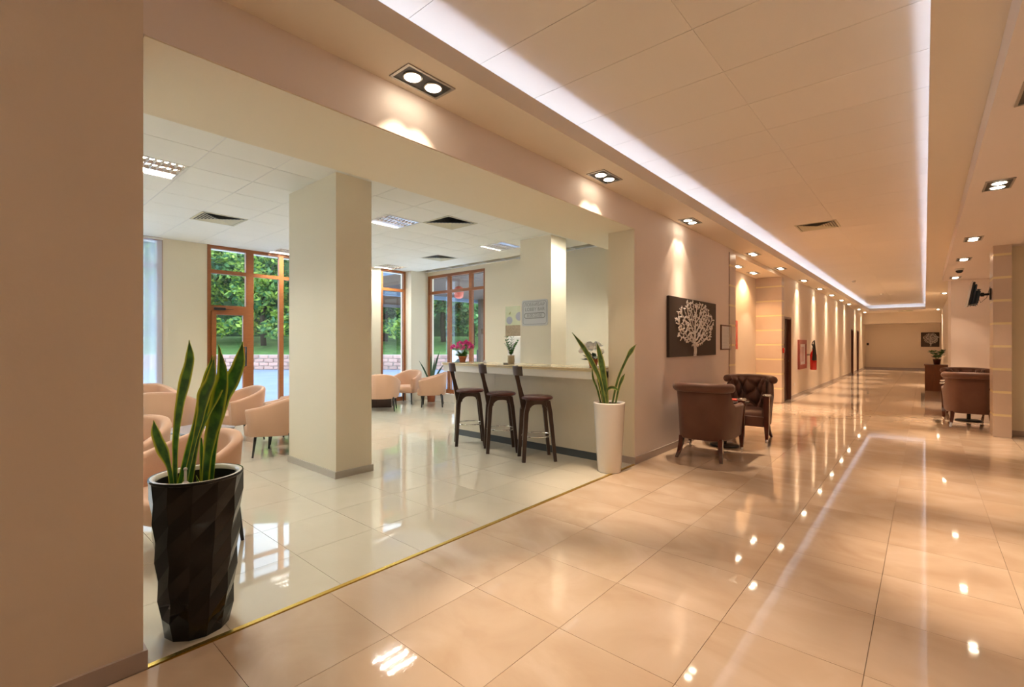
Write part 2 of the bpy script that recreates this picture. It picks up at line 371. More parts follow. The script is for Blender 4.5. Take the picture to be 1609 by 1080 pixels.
# ---- right side
struct('wall_right', B(0.84, 3.5, 10.74, 10.98, 0, ZR), M_LWALL, 'right lobby wall behind the tiled pilaster')
tiled('wall_right_pilaster', 0.80, 1.003, 10.45, 10.96, ZR, -0.014, 'tiled stone pilaster with pale gold joints carrying the television')
struct('wall_right', B(0.476, 2.6, 15.6, 17.4, 0, ZB), M_WALLP, 'pink end wall of the right seating bay')
struct('wall_right', B(0.65, 0.85, 17.4, 34.4, 0, ZB), M_WALL, 'far right corridor wall')
struct('wall_right', B(2.4, 2.6, 10.98, 15.6, 0, ZR), M_WALLP)
struct('wall_right', B(3.4, 3.6, -3.5, 10.74, 0, ZR), M_WALL)
struct('wall_back', B(XW, 3.6, -3.7, -3.5, 0, 3.5), M_WALL)
struct('wall_far', B(-2.9, 0.85, 34.4, 34.6, 0, 3.5), M_WALL, 'end wall of the corridor')
struct('wall_far', B(XW, 0.65, 33.0, 34.4, 2.55, ZB), M_WALL, 'downstand header before the end wall')
struct('baseboard_right', B(1.003, 3.4, 10.726, 10.74, 0, 0.085), M_BASE, 'grey baseboard right of the pilaster')
struct('baseboard_far', B(XW, 0.65, 34.386, 34.4, 0, 0.085), M_BASE)
struct('baseboard_right', B(0.476, 2.4, 15.586, 15.6, 0, 0.085).box(0.462, 0.476, 15.586, 17.4, 0, 0.085).box(0.636, 0.65, 17.4, 34.39, 0, 0.085), M_BASE)
# ---- ceilings
LX0, LX1 = -2.2, 0.024
struct('ceiling', B(XW, LX0, -3.5, 34.4, ZB, 3.19).box(LX0 - 0.022, LX0, -3.5, 31.0, 3.19, 3.287), M_BAND, 'left ceiling band with twin downlights')
struct('ceiling', B(LX1, 0.85, -3.5, 34.4, ZB, 3.19).box(LX1, LX1 + 0.022, -3.5, 31.0, 3.19, 3.287), M_BAND, 'right ceiling band beside the light cove')
struct('ceiling', B(LX0, LX1, 31.0, 34.4, ZB, 3.19).box(LX0, LX1, 31.0, 31.022, 3.19, 3.287).box(LX0, LX1, -3.5, -3.0, ZB, 3.287), M_BAND, 'ceiling band closing the tray at the far end')
struct('ceiling', B(0.325, 3.5, -3.5, 15.6, ZR, ZB - 0.001), M_WALLP, 'lowered ceiling over the right side')
struct('ceiling', B(0.85, 3.5, -3.5, 15.7, ZB + 0.001, 3.3), M_WALLP)
struct('wall_cove', B(-2.62, -2.5, -3.5, 31.4, 3.19, ZC + 0.05).box(0.32, 0.44, -3.5, 31.4, 3.19, ZC + 0.05).box(-2.5, 0.32, 31.28, 31.4, 3.19, ZC + 0.05), M_CEIL)
tray = struct('ceiling', B(-2.5, 0.32, -3.5, 31.3, ZC + 0.008, ZC + 0.06), mat('panel_joint_brown', (0.33, 0.27, 0.21), 0.8), 'raised ceiling tray of large panels')  # dark brown backing sheet that shows in the joints between panels
pm = [MB().box(-0.693, 0.693, -0.3105, 0.3105, 0, 0.009).mesh('ceiling_panel', M_CEIL), MB().box(-0.714, 0.714, -0.3105, 0.3105, 0, 0.009).mesh('ceiling_panel', M_CEIL)]
k = 0
for j in range(-10, 46):
    cy = 3.01 + 0.3125 + 0.625 * j
    if cy > 31.1 or cy < -3.2: continue
    for q, cx in enumerate((-1.805, -0.396)):
        o = bpy.data.objects.new('ceiling_panel', pm[q]); COL.objects.link(o); o.parent = tray; o.location = (cx, cy, ZC)
# LED strips lying in the cove troughs
cove = thing('cove_light', 'cool white light strip hidden behind the lip of the ceiling tray', 'cove light', (0, 0, 3.19))
ledm = MB().box(-0.008, 0.008, -0.99, 0.99, 0.002, 0.02).mesh('led_strip', M_LED)
for j in range(17):
    for x in (LX0 - 0.075, LX1 + 0.075):
        o = bpy.data.objects.new('led_strip', ledm); COL.objects.link(o); o.parent = cove; o.location = (x, -2.0 + 2.0 * j, 0)
for j in range(1): B(LX0, LX1, 31.09, 31.106, 0.002, 0.02).build('led_strip', M_LED, cove)

# ---- lounge shell
CX0, CX1 = -5.88, -4.74
def colum(x0, x1, y0, y1, label, n):
    struct('wall_pillar', B(x0, x1, y0, y1, 0, ZL), M_LWALL, label)
    t = 0.016
    struct('baseboard_pillar', B(x0 - t, x1 + t, y0 - t, y0, 0, 0.075).box(x0 - t, x1 + t, y1, y1 + t, 0, 0.075).box(x0 - t, x0, y0, y1, 0, 0.075).box(x1, x1 + t, y0, y1, 0, 0.075), M_LBASE, 'baseboard round ' + label)
colum(-5.88, -4.74, 2.55, 2.98, 'the near cream lounge pillar', 1)
colum(-5.42, -4.74, 6.41, 6.85, 'the cream pillar behind the bar', 2)
struct('wall_lounge', B(-7.67, -2.966, 7.8, 8.0, 0, 3.5), M_LWALL, 'cream wall behind the bar')
struct('wall_lounge', B(-10.2, -10.0, 2.16, 2.84, 0, 3.5).box(-10.2, -10.0, 4.95, 6.55, 0, 3.5).box(-10.2, -9.76, 7.27, 8.0, 0, 3.5).box(-10.2, -10, -3.5, -2.5, 0, 3.5), M_LWALL, 'window wall of the lounge')
struct('wall_lounge', B(-9.76, -7.67, 7.8, 8.0, 3.2, 3.5), M_LWALL)
struct('wall_lounge', B(-10.2, -2.966, -3.7, -3.5, 0, 3.5), M_LWALL)
struct('baseboard_lounge', B(-10, -9.986, 2.16, 2.84, 0, 0.08).box(-9.984, -9.97, 4.95, 6.55, 0, 0.08).box(-7.67, -2.966, 7.786, 7.8, 0, 0.08).box(-9.76, -7.67, 7.72, 7.8, 0, 0.20), M_WHITE, 'white baseboard and window plinth of the lounge')
lc = struct('ceiling', B(-10.1, -3.5, -3.5, 8.0, ZL + 0.12, 3.5), M_LCEIL, 'suspended lounge ceiling of square tiles in a white tee grid')
for i in range(-7, 6): B(-6.04 + 0.6 * i - 0.312, -6.04 + 0.6 * i - 0.288, -3.5, 7.8, ZL + 0.001, ZL + 0.02).build('tee_bar', M_TBAR, lc)
for j in range(-7, 12): B(-10.0, -3.5, 1.18 + 0.6 * j - 0.312, 1.18 + 0.6 * j - 0.288, ZL + 0.001, ZL + 0.019).build('tee_bar', M_TBAR, lc)
B(-10.0, -9.94, -3.5, 7.8, ZL, ZL + 0.02).box(-9.94, -3.5, 7.72, 7.8, ZL, ZL + 0.02).build('edge_trim', M_TBAR, lc)
fix = [(-6.04, 1.18), (-6.04, 4.16), (-6.04, 6.84), (-7.80, 6.84), (-9.55, 3.9), (-9.55, 6.85), (-4.1, 6.84), (-9.55, 1.2), (-7.8, 4.16), (-6.04, -1.6), (-9.55, -1.6), (-7.8, -1.0), (-4.3, 0.9)]
# the tee grid follows the fixtures: rows at x = -6.04-0.6k, y = 1.18+0.6k
def cell(x, y): return (round((x + 6.04) / 0.6), round((y - 1.18 - 0.0) / 0.6))
fx = {cell(*p) for p in fix}
vents = [(-7.84, 2.08), (-5.40, 4.48), (-7.84, 6.28)]
vc = {cell(*p) for p in vents}
ct = MB().box(-0.2955, 0.2955, -0.2955, 0.2955, -0.002, 0.006).mesh('ceiling_tile', M_LCEIL)
for i in range(-7, 5):
    for j in range(-8, 12):
        if (i, j) in fx or (i, j) in vc: continue
        cx, cy = -6.04 + 0.6 * i, 1.18 + 0.6 * j
        if cx < -9.99 or cx > -3.2 or cy > 7.75 or cy < -3.3: continue
        o = bpy.data.objects.new('ceiling_tile', ct); COL.objects.link(o); o.parent = lc; o.location = (cx, cy, ZL)

# ---- windows (timber frames with one pane per opening)
def wbar(axis, fixed, a0, a1, z0, z1, depth=0.07):
    if axis == 'y': return B(fixed - depth, fixed, a0, a1, z0, z1)
    return B(a0, a1, fixed, fixed + depth, z0, z1)
def window(n, axis, fixed, vs, hs, zt, z0, label, skip=()):
    """vs: list of (a0,a1) uprights; hs: list of (z0,z1) rails; panes fill every cell"""
    fr = bpy.data.objects.new('window_%d' % n, None); COL.objects.link(fr); fr['kind'] = 'structure'; fr['label'] = label
    for a0, a1 in vs: wbar(axis, fixed, a0, a1, z0, zt).build('frame_upright', M_WOODF, fr)
    for i in range(len(vs) - 1):
        a0, a1 = vs[i][1], vs[i + 1][0]
        zz = hs[i] if isinstance(hs, dict) else hs
        for h0, h1 in zz: wbar(axis, fixed, a0, a1, h0, h1, 0.066).build('frame_rail', M_WOODF, fr)
        for q in range(len(zz) - 1):
            b0, b1 = zz[q][1], zz[q + 1][0]
            if axis == 'y': B(fixed - 0.041, fixed - 0.033, a0, a1, b0, b1).build('pane', M_GLASS, fr)
            else: B(a0, a1, fixed + 0.033, fixed + 0.041, b0, b1).build('pane', M_GLASS, fr)
    return fr
tr = [(2.765, 2.835)]
w1 = window(1, 'y', -9.99, [(2.84, 2.90), (3.50, 3.64), (4.13, 4.22), (4.86, 4.95)], {0: [(0, 0.12), (2.06, 2.17), (2.765, 2.835), (3.23, 3.3)], 1: [(0, 0.1), (2.765, 2.835), (3.23, 3.3)], 2: [(0, 0.1), (2.765, 2.835), (3.23, 3.3)]}, 3.3, 0, 'timber window wall with a glazed door')
# inner door leaf
dl = B(-9.99, -9.93, 2.90, 2.97, 0.12, 2.06)
dl.build('door_stile', M_WOODF, w1); B(-9.99, -9.93, 3.43, 3.50, 0.12, 2.06).build('door_stile', M_WOODF, w1)
B(-9.99, -9.93, 2.97, 3.43, 1.99, 2.06).build('door_rail', M_WOODF, w1); B(-9.99, -9.93, 2.97, 3.43, 0.12, 0.25).build('door_rail', M_WOODF, w1)
MB().tube([(-9.93, 3.46, 1.02), (-9.87, 3.46, 1.02), (-9.87, 3.46, 1.38), (-9.93, 3.46, 1.38)], 0.015).build('door_handle', M_BLACKM, w1)
MB().rbox(-9.95, -9.89, 2.93, 3.12, 2.075, 2.125, 0.008).box(-9.92, -9.90, 3.1, 3.25, 2.09, 2.10).build('door_closer', M_BLACKM, w1)
window(2, 'y', -9.99, [(6.55, 6.60), (7.20, 7.27)], [(0, 0.1), (2.76, 2.83), (3.23, 3.3)], 3.3, 0, 'narrow timber window beside the corner column')
window(3, 'x', 7.81, [(-9.76, -9.68), (-9.0, -8.9), (-8.22, -8.12), (-7.73, -7.67)], [(0.2, 0.3), (2.72, 2.79), (3.13, 3.2)], 3.2, 0.2, 'tall timber window of three lights facing the porch')
window(4, 'y', -9.99, [(-2.5, -2.42), (-1.3, -1.22), (-0.1, 0.0), (1.1, 1.18), (2.08, 2.16)], [(0, 0.1), (2.76, 2.83), (3.23, 3.3)], 3.3, 0, 'timber window behind the sheer curtain')

# ================================================================== LAMPS
def downlight_parts(t):
    # frame 0.20 x 0.37, dark recess tray, two lenses with rings
    fr = MB()
    for a in ((-0.1, -0.085, -0.19, 0.19), (0.085, 0.1, -0.19, 0.19), (-0.085, 0.085, -0.19, -0.172), (-0.085, 0.085, 0.172, 0.19)): fr.box(a[0], a[1], a[2], a[3], -0.008, 0)
    fr.build('frame', M_STEEL, t)
    B(-0.085, 0.085, -0.172, 0.172, -0.0025, 0).build('recess_plate', M_BLACKM, t)
    for s in (-1, 1):
        r = MB().lathe([(0.062, -0.003), (0.062, -0.009), (0.052, -0.010), (0.052, -0.003)], 20, (0, s * 0.083), False, False).build('lamp_ring', M_STEEL, t)
        MB().lathe([(0.052, -0.004), (0.05, -0.011), (0.03, -0.016), (0.001, -0.018)], 20, (0, s * 0.083), True, True).build('lamp_lens', M_LAMP, t)
LY = [1.92, 4.23, 6.55, 9.73, 12.0, 14.75, 17.3, 19.8, 22.4, 24.8, 28.9, 31.9]
nth = ['nearest, glaring above the header', 'second, above the lounge opening', 'third, above the tree picture', 'fourth, beside the niche', 'fifth, past the niche', 'sixth, above the fire extinguisher', 'seventh', 'eighth', 'ninth', 'tenth', 'eleventh', 'twelfth and farthest']
GL = 'twin downlights along the left ceiling band'
def lights_of(root, power, tilt=0.0):
    # each reflector lamp throws a bright core and a weaker wide spill
    for s in (-1, 1):
        spot(root, (0.0, s * 0.083, -0.03), power * 0.32, WARM, 1.36, 0.20, 0.02)
        spot(root, (0.0, s * 0.083, -0.031), power * 3.0, WARM, 0.80, 0.80, 0.03, (0, tilt, 0))
t = thing('downlight', 'twin square downlight of the left ceiling row, ' + nth[0], 'downlight', (-2.45, LY[0], ZB), 0, GL); downlight_parts(t); DL = t
rights = [(0.42, 4.25), (0.52, 6.5), (0.53, 9.55), (0.52, 11.8), (0.51, 14.9 - 1.2)]
allL = [t]
for k in range(1, len(LY)): allL.append(dup(DL, (-2.45, LY[k], ZB), 0, 'twin square downlight of the left ceiling row, ' + nth[k] + (' from the camera' if k > 2 else '')))
GR = 'twin downlights in the lowered right ceiling'
rn = ['cut by the right picture edge', 'second from the camera, below it', 'third from the camera, above the tiled pilaster', 'fourth, just before the dome camera', 'last, above the tufted armchairs']
RL = [dup(DL, (0.53, y, ZR), 0, 'twin square downlight in the lowered right ceiling, ' + rn[i], GR) for i, y in enumerate((4.2, 6.45, 9.55, 11.75, 14.85))]
far = [dup(DL, (0.5, y, ZB), 0, 'small twin downlight over the far right wall, ' + s_, 'downlights over the far right wall') for y, s_ in ((21.5, 'nearer one above the plant'), (31.5, 'farther one by the end picture'))]
back = [dup(DL, (x, y, z), 0, 'added unseen twin downlight for fill light, %s, %s of that row' % ('left row' if x < 0 else 'right row' if x < 1 else 'lobby row', {-0.6: 'nearer', -2.6: 'farther', 1.9: 'foremost', -0.4: 'middle', 4.2: 'second', 6.4: 'third', 8.7: 'fourth', -1.0: 'rearmost'}[y]), 'added fill downlights out of the frame') for x, y, z in ((-2.45, -0.6, ZB), (-2.45, -2.6, ZB), (0.53, 1.9, ZR), (0.53, -0.4, ZR), (0.53, -2.6, ZR), (2.0, 4.2, ZR), (2.0, 6.4, ZR), (2.0, 8.7, ZR), (2.0, 1.9, ZR), (2.0, -1.0, ZR))]  # invented fixtures outside the view, added only to give fill light
niche = [dup(DL, (x, y, 3.07), 0, 'downlight inside the lit niche, ' + s_, 'downlights inside the lit niche') for x, y, s_ in ((-2.95, 10.55, 'nearer one'), (-2.95, 11.75, 'farther one'))]
for k, o in enumerate(allL): lights_of(o, P_LEFT if k < 4 else P_LEFT * 1.8, -0.42 if k == 0 else -0.08)
for o in RL: lights_of(o, P_SPOT)
for o in far: lights_of(o, P_SPOT * 2.6)
for o in niche: spot(o, (0, 0, -0.03), 100, (1.0, 0.56, 0.26), 2.3, 0.4, 0.04)
for o in back: lights_of(o, P_FILL)

def lounge_fixture(t):
    fr = MB()
    for a in ((-0.296, -0.275, -0.296, 0.296), (0.275, 0.296, -0.296, 0.296), (-0.275, 0.275, -0.296, -0.275), (-0.275, 0.275, 0.275, 0.296)): fr.box(*a, -0.006, 0.004)
    fr.build('frame', M_WHITE, t)
    hs = MB().box(-0.275, 0.275, -0.275, 0.275, 0.098, 0.104)
    for q in ((-0.281, -0.275, -0.28, 0.28), (0.275, 0.281, -0.28, 0.28), (-0.275, 0.275, -0.281, -0.275), (-0.275, 0.275, 0.275, 0.281)): hs.box(*q, 0.0, 0.104)
    hs.build('reflector', M_REFL, t)
    for x in (-0.0925, 0.0925): MB().loft([[(x - w_, y_, z_) for w_, z_ in ((0.004, -0.002), (-0.004, -0.002), (-0.016, 0.036), (0.016, 0.036))] for y_ in (-0.275, 0.275)], True, True, False).build('louvre_divider', M_MIRR, t)
    lv = MB()
    for i in range(10):
        yb = -0.27 + 0.06 * i
        lv.loft([[(x_, yb + w_, z_) for w_, z_ in ((-0.0015, -0.001), (0.0015, -0.001), (0.013, 0.036), (-0.013, 0.036))] for x_ in (-0.275, 0.275)], True, True, False)
    lv.build('louvre', M_MIRR, t)['kind'] = 'stuff'
    for x in (-0.185, 0, 0.185): MB().tube([(x, -0.265, 0.065), (x, 0.265, 0.065)], 0.013, 6).build('fluorescent_tube', M_TUBE, t)
fn = ['at the left edge beside the near wall', 'partly hidden by the near pillar', 'beside the pillar behind the bar', 'in the middle, before the tall window', 'by the timber door window', 'by the narrow window', 'above the bar', 'near the sheer curtain', 'in the middle of the lounge', 'behind the near wall', 'behind the near wall by the curtain', 'behind the near wall, middle', 'behind the near wall by the beam']
F0 = thing('ceiling_light', 'square louvred fluorescent ceiling light ' + fn[0], 'ceiling light', (-6.04, 1.18, ZL), 0, 'square fluorescent lights in the lounge ceiling'); lounge_fixture(F0)
FX = [F0] + [dup(F0, (-6.04 + 0.6 * cell(*fix[k])[0], 1.18 + 0.6 * cell(*fix[k])[1], ZL), 0, 'square louvred fluorescent ceiling light ' + fn[k]) for k in range(1, len(fix))]
for i, o in enumerate(FX):
    pass

# vents
def vent_parts(t, s=0.295):
    fr = MB()
    for a in ((-s, -s + 0.03, -s, s), (s - 0.03, s, -s, s), (-s + 0.03, s - 0.03, -s, -s + 0.03), (-s + 0.03, s - 0.03, s - 0.03, s)): fr.box(*a, -0.006, 0.004)
    fr.build('frame', M_SLATW, t)
    B(-s + 0.03, s - 0.03, -s + 0.03, s - 0.03, 0.0, 0.004).build('duct_plate', M_BLACKM, t)
    for i in range(7):
        h = s - 0.045 - 0.036 * i; k = 0.026; ring = MB()
        ring.loft([[(-h, -h, -0.010), (h, -h, -0.010), (h, h, -0.010), (-h, h, -0.010)], [(-h + k, -h + k, 0.0), (h - k, -h + k, 0.0), (h - k, h - k, 0.0), (-h + k, h - k, 0.0)]], False, False, False)
        ring.build('slat_ring', M_SLATW, t)
V0 = thing('ceiling_vent', 'slatted square air vent in the lounge ceiling left of the near pillar', 'ceiling vent', (-6.04 + 0.6 * cell(*vents[0])[0], 1.18 + 0.6 * cell(*vents[0])[1], ZL), 0, 'square air vents'); vent_parts(V0)
dup(V0, (-6.04 + 0.6 * cell(*vents[1])[0], 1.18 + 0.6 * cell(*vents[1])[1], ZL), PI / 2, 'slatted square air vent in the lounge ceiling above the bar stools')
dup(V0, (-6.04 + 0.6 * cell(*vents[2])[0], 1.18 + 0.6 * cell(*vents[2])[1], ZL), PI / 2, 'slatted square air vent near the tall window, farthest in the lounge')
dup(V0, (-1.37, 9.45, ZC), 0, 'slatted square air vent in the raised corridor ceiling')
dup(V0, (-0.75, 32.0, ZB), 0, 'tiny air vent at the far end of the corridor ceiling')
for i, (x, y, lb) in enumerate(((-1.3, 24.0, 'farther tiny smoke detector in the corridor ceiling'), (-1.7, 18.5, 'nearer tiny smoke detector in the corridor ceiling'))):
    o = MB().lathe([(0.05, 0), (0.05, -0.03), (0.03, -0.05), (0.001, -0.05)], 16).build('smoke_detector', M_WHITE); o.location = (x, y, ZC); tag(o, lb, 'smoke detector', 'smoke detectors')
dc = thing('dome_camera', 'black dome security camera on the lowered right ceiling', 'security camera', (0.53, 13.2, ZR))
MB().lathe([(0.07, 0), (0.07, -0.03), (0.06, -0.035)], 18).build('base', M_WHITE, dc)
MB().lathe([(0.058, -0.03), (0.056, -0.06), (0.035, -0.085), (0.001, -0.092)], 18).build('dome', M_TVB, dc)

# ================================================================== LOUNGE FURNITURE
def path_u(w, d, yf, th, p):
    c, s_ = math.cos(th), math.sin(th)
    return (-w / 2 * math.copysign(abs(c) ** p, c), yf - d * abs(s_) ** p)
def ushell(w, d, yf, thick, zb, ztop, n=30, p=0.62, taper=0.94, lean=0.0):
    """U-shaped upholstered shell, open to +y"""
    rings = []
    P = [path_u(w, d, yf, PI * i / n, p) for i in range(n + 1)]
    C = Vector((0, yf - d * 0.45))
    for i in range(n + 1):
        a = Vector(P[max(i - 1, 0)]); b = Vector(P[min(i + 1, n)]); t = (b - a)
        t = t.normalized() if t.length > 1e-6 else Vector((0, -1))
        nrm = Vector((t.y, -t.x))
        if nrm.dot(Vector(P[i]) - C) < 0: nrm = -nrm
        o = Vector(P[i]); zt = ztop(i / n); r = thick / 2
        def at(off, z):
            k = (z - zb) / max(zt - zb, 0.01)
            q = C + (o - C) * (taper + (1 - taper) * k) + nrm * (off + lean * k * k)
            return (q.x, q.y, z)
        ring = [at(-0.01, zb), at(0, zb + 0.015), at(0, zb + (zt - zb) * 0.5), at(0, zt - r), at(-r * 0.3, zt - r * 0.3), at(-r, zt), at(-r * 1.7, zt - r * 0.3), at(-thick, zt - r), at(-thick, zb + (zt - zb) * 0.5), at(-thick, zb + 0.015), at(-thick + 0.01, zb)]
        rings.append(ring)
    return MB().loft(rings, True, True, True)
def cushion(mb, pl, z0, z1, r=0.025):
    c = Vector((sum(p[0] for p in pl) / len(pl), sum(p[1] for p in pl) / len(pl)))
    def ring(k, z): return [((c.x + (p[0] - c.x) * k), (c.y + (p[1] - c.y) * k), z) for p in pl]
    return mb.loft([ring(0.94, z0), ring(1.0, z0 + r), ring(1.0, z1 - r), ring(0.96, z1 - r * 0.3), ring(0.85, z1 + 0.004), ring(0.4, z1 + 0.012)], True, True, True)
def tub_chair(label, loc, rz, group):
    t = thing('tub_chair', label, 'armchair', loc, rz, group)
    W, D, YF = 0.74, 0.64, 0.30
    ushell(W, D, YF, 0.075, 0.27, lambda u: 0.62 + 0.18 * math.sin(PI * u) ** 0.9, 36, 0.70, 0.88).build('shell', M_BEIGE, t)
    pl = [(path_u(W - 0.15, D - 0.08, YF + 0.03, PI * i / 20, 0.72)) for i in range(21)]
    cushion(MB(), pl, 0.27, 0.43).build('seat', M_BEIGE, t)
    for sx in (-1, 1):
        for sy, yy in ((1, 0.21), (-1, -0.20)):
            MB().tube([(sx * 0.25, yy, 0.30), (sx * 0.275, yy + sy * 0.03, 0.0)], [0.02, 0.012], 8).build('leg', M_BLACKM, t)
    return t
GA = 'beige tub chairs on the left side of the lounge'
GB = 'beige tub chairs by the tall window'
T0 = tub_chair('beige tub chair nearest the camera, behind the black planter', (-3.96, 0.99, 0), math.radians(201), GA)
def tub(label, x, y, deg, g): return dup(T0, (x, y, 0), math.radians(deg), label, g)
tub('beige tub chair seen from its open side, second behind the black planter', -5.15, 0.82, 220, GA)
tub('beige tub chair showing only an arm beside the near wall, third row', -6.35, 0.85, 190, GA)
tub('beige tub chair facing the camera, farthest left before the pale wall', -9.25, 1.85, -88, GA)
tub('beige tub chair with its back to the camera, behind the tallest plant leaf', -8.0, 1.75, 63, GA)
tub('beige tub chair open to the left, before the timber door', -7.75, 2.62, 188, GA)
tub('beige tub chair left of the near pillar, seen from its side', -6.45, 2.68, 139, GA)
tub('beige tub chair showing its arm above the one beside the near pillar', -7.1, 3.15, 139, GA)
tub('beige tub chair seen squarely from behind, right of the near pillar', -8.86, 5.84, 50, GB)
tub('beige tub chair facing the camera, before the narrow window', -9.52, 6.98, -160, GB)
tub('beige tub chair seen in profile, before the tall window', -8.60, 7.02, 138, GB)
tub('beige tub chair of which a sliver shows behind the first bar stool', -6.74, 6.62, 190, GB)

lt = thing('coffee_table', 'low grey glass table between the left tub chairs', 'table', (-6.75, 1.80, 0), 0.3)
MB().rbox(-0.3, 0.3, -0.3, 0.3, 0.38, 0.41, 0.008).build('table_top', M_TABL, lt)
for sx in (-1, 1):
    for sy in (-1, 1): B(sx * 0.25 - 0.02, sx * 0.25 + 0.02, sy * 0.25 - 0.02, sy * 0.25 + 0.02, 0, 0.38).build('leg', M_WENGE, lt)
B(-0.25, 0.25, -0.012, 0.012, 0.16, 0.19).build('stretcher', M_WENGE, lt)
lt2 = thing('coffee_table', 'low dark wood block table between the tub chairs by the window', 'table', (-9.40, 6.20, 0), 0.85)
MB().rbox(-0.24, 0.24, -0.24, 0.24, 0.36, 0.42, 0.008).build('table_top', M_WENGE, lt2)
B(-0.22, 0.22, -0.2, -0.05, 0, 0.36).build('leg', M_WENGE, lt2); B(-0.22, 0.22, 0.08, 0.2, 0, 0.36).build('leg', M_WENGE, lt2); B(-0.05, 0.05, -0.05, 0.08, 0.02, 0.34).build('brace', M_WENGE, lt2)

# ---- sheer curtain
def curtain_mat():
    m = bpy.data.materials.new('sheer_curtain'); m.use_nodes = True; nt = m.node_tree; nt.nodes.clear(); N = nt.nodes; L = nt.links
    o = N.new('ShaderNodeOutputMaterial'); t = N.new('ShaderNodeBsdfTransparent'); tl = N.new('ShaderNodeBsdfTranslucent'); d = N.new('ShaderNodeBsdfDiffuse')
    tl.inputs[0].default_value = (0.80, 0.86, 0.95, 1); d.inputs[0].default_value = (0.75, 0.80, 0.88, 1)
    a = N.new('ShaderNodeMixShader'); a.inputs[0].default_value = 0.3; L.new(tl.outputs[0], a.inputs[1]); L.new(d.outputs[0], a.inputs[2])
    b = N.new('ShaderNodeMixShader'); b.inputs[0].default_value = 0.62; L.new(t.outputs[0], b.inputs[1]); L.new(a.outputs[0], b.inputs[2]); L.new(b.outputs[0], o.inputs[0])
    return m
cm = curtain_mat()
cu = thing('sheer_curtain', 'sheer pale blue curtain at the window left of the timber door', 'curtain', (-9.86, 0, 0))
rings = []
for i in range(121):
    y = -1.3 + 3.42 * i / 120; x = 0.035 * math.sin(i * 0.95) + 0.015 * math.sin(i * 0.37)
    rings.append([(x, y, 0.02), (x * 0.9, y, 1.6), (x * 0.7, y, 3.22)])
MB().loft(rings, False, False, True, closed=False).build('cloth', cm, cu)
B(-0.012, 0.012, -1.35, 2.14, 3.23, 3.26).build('curtain_rail', M_WHITE, cu)

# ---- bar counter
bar = thing('bar_counter', 'long cream bar counter with overhanging stone top', 'bar counter', (0, 0, 0))
BX0, BX1 = -5.72, -2.98
k = 0
nP = 3
for i in range(nP):
    a = BX0 + 0.06 + (BX1 - BX0 - 0.06) * i / nP; b = BX0 + 0.06 + (BX1 - BX0 - 0.06) * (i + 1) / nP
    B(a + 0.0015, b - 0.0015, 5.06, 5.09, 0.095, 1.02).build('front_panel', M_BAR, bar)
B(BX0 + 0.08, BX1, 5.09, 5.42, 0.0, 1.10).build('body', M_BAR, bar)
B(BX0 + 0.06, BX1, 5.065, 5.09, 0.0, 0.095).build('plinth', M_PLINTH, bar)
B(BX0 + 0.0, BX1, 4.88, 5.46, 1.02, 1.125).build('overhang_box', M_WHITE, bar)
MB().rbox(BX0 - 0.02, BX1, 4.865, 5.48, 1.127, 1.15, 0.004).build('counter_top', M_BARTOP, bar)
B(BX0 - 0.01, BX1, 4.872, 4.88, 1.112, 1.127).build('gold_edge', M_STRIP, bar)

# fridge and shelves behind
fr = thing('refrigerator', 'white upright cabinet below the still life poster', 'cabinet', (-6.20, 7.5, 0))
MB().rbox(-0.27, 0.27, -0.24, 0.25, 0.03, 1.60, 0.012).build('body', M_WHITE, fr)
MB().rbox(-0.26, 0.26, -0.275, -0.243, 0.05, 1.59, 0.01).build('door', M_WHITE, fr)
MB().tube([(0.24, -0.28, 0.9), (0.24, -0.31, 0.92), (0.24, -0.31, 1.25), (0.24, -0.28, 1.27)], 0.008).build('handle', M_STEEL, fr)
for sx in (-0.22, 0.22): B(sx - 0.03, sx + 0.03, -0.2, 0.2, 0, 0.03).build('foot', M_BLACKM, fr)
for z, n_ in ((1.86, 'uppermost'), (1.60, 'middle'), (1.36, 'lowest')):
    s_ = thing('wall_shelf', 'small white shelf on the pilaster behind the bar, %s of three' % n_, 'shelf', (-3.02, 5.7, z), 0, 'small white shelves behind the bar')
    MB().rbox(-0.07, 0.054, -0.2, 0.2, 0, 0.03, 0.004).build('board', M_WHITE, s_); B(0.04, 0.054, -0.14, 0.14, -0.06, 0).build('bracket', M_WHITE, s_)

# poster and sign
po = thing('poster', 'still life poster with silver cups above a brown band, behind the bar', 'poster', (-6.82, 7.798, 1.60))
B(-0.2, 0.26, -0.008, 0, 0, 0.67).build('sheet', mat('poster_green', (0.58, 0.60, 0.38), 0.5, noise=(6, 0.5, (0.66, 0.68, 0.5))), po)
B(-0.2, 0.26, -0.0095, -0.0082, 0.0, 0.25).build('printed_band', mat('poster_brown', (0.27, 0.20, 0.12), 0.6, noise=(25, 0.8, (0.42, 0.33, 0.22))), po)
mcup = mat('poster_grey', (0.36, 0.36, 0.42), 0.5)
for cx, cz, r in ((-0.08, 0.36, 0.09), (0.2, 0.44, 0.10)):
    MB().add([(cx + r * math.cos(2 * PI * i / 18), -0.0098, cz + r * 0.95 * math.sin(2 * PI * i / 18)) for i in range(18)], [tuple(range(18))]).build('printed_cup', mcup, po)
MB().add([(-0.10, -0.0098, 0.49), (-0.05, -0.0098, 0.49), (-0.04, -0.0098, 0.56), (-0.09, -0.0098, 0.52)], [(0, 1, 2, 3)]).build('printed_fruit', mat('poster_olive', (0.25, 0.26, 0.08), 0.5), po)

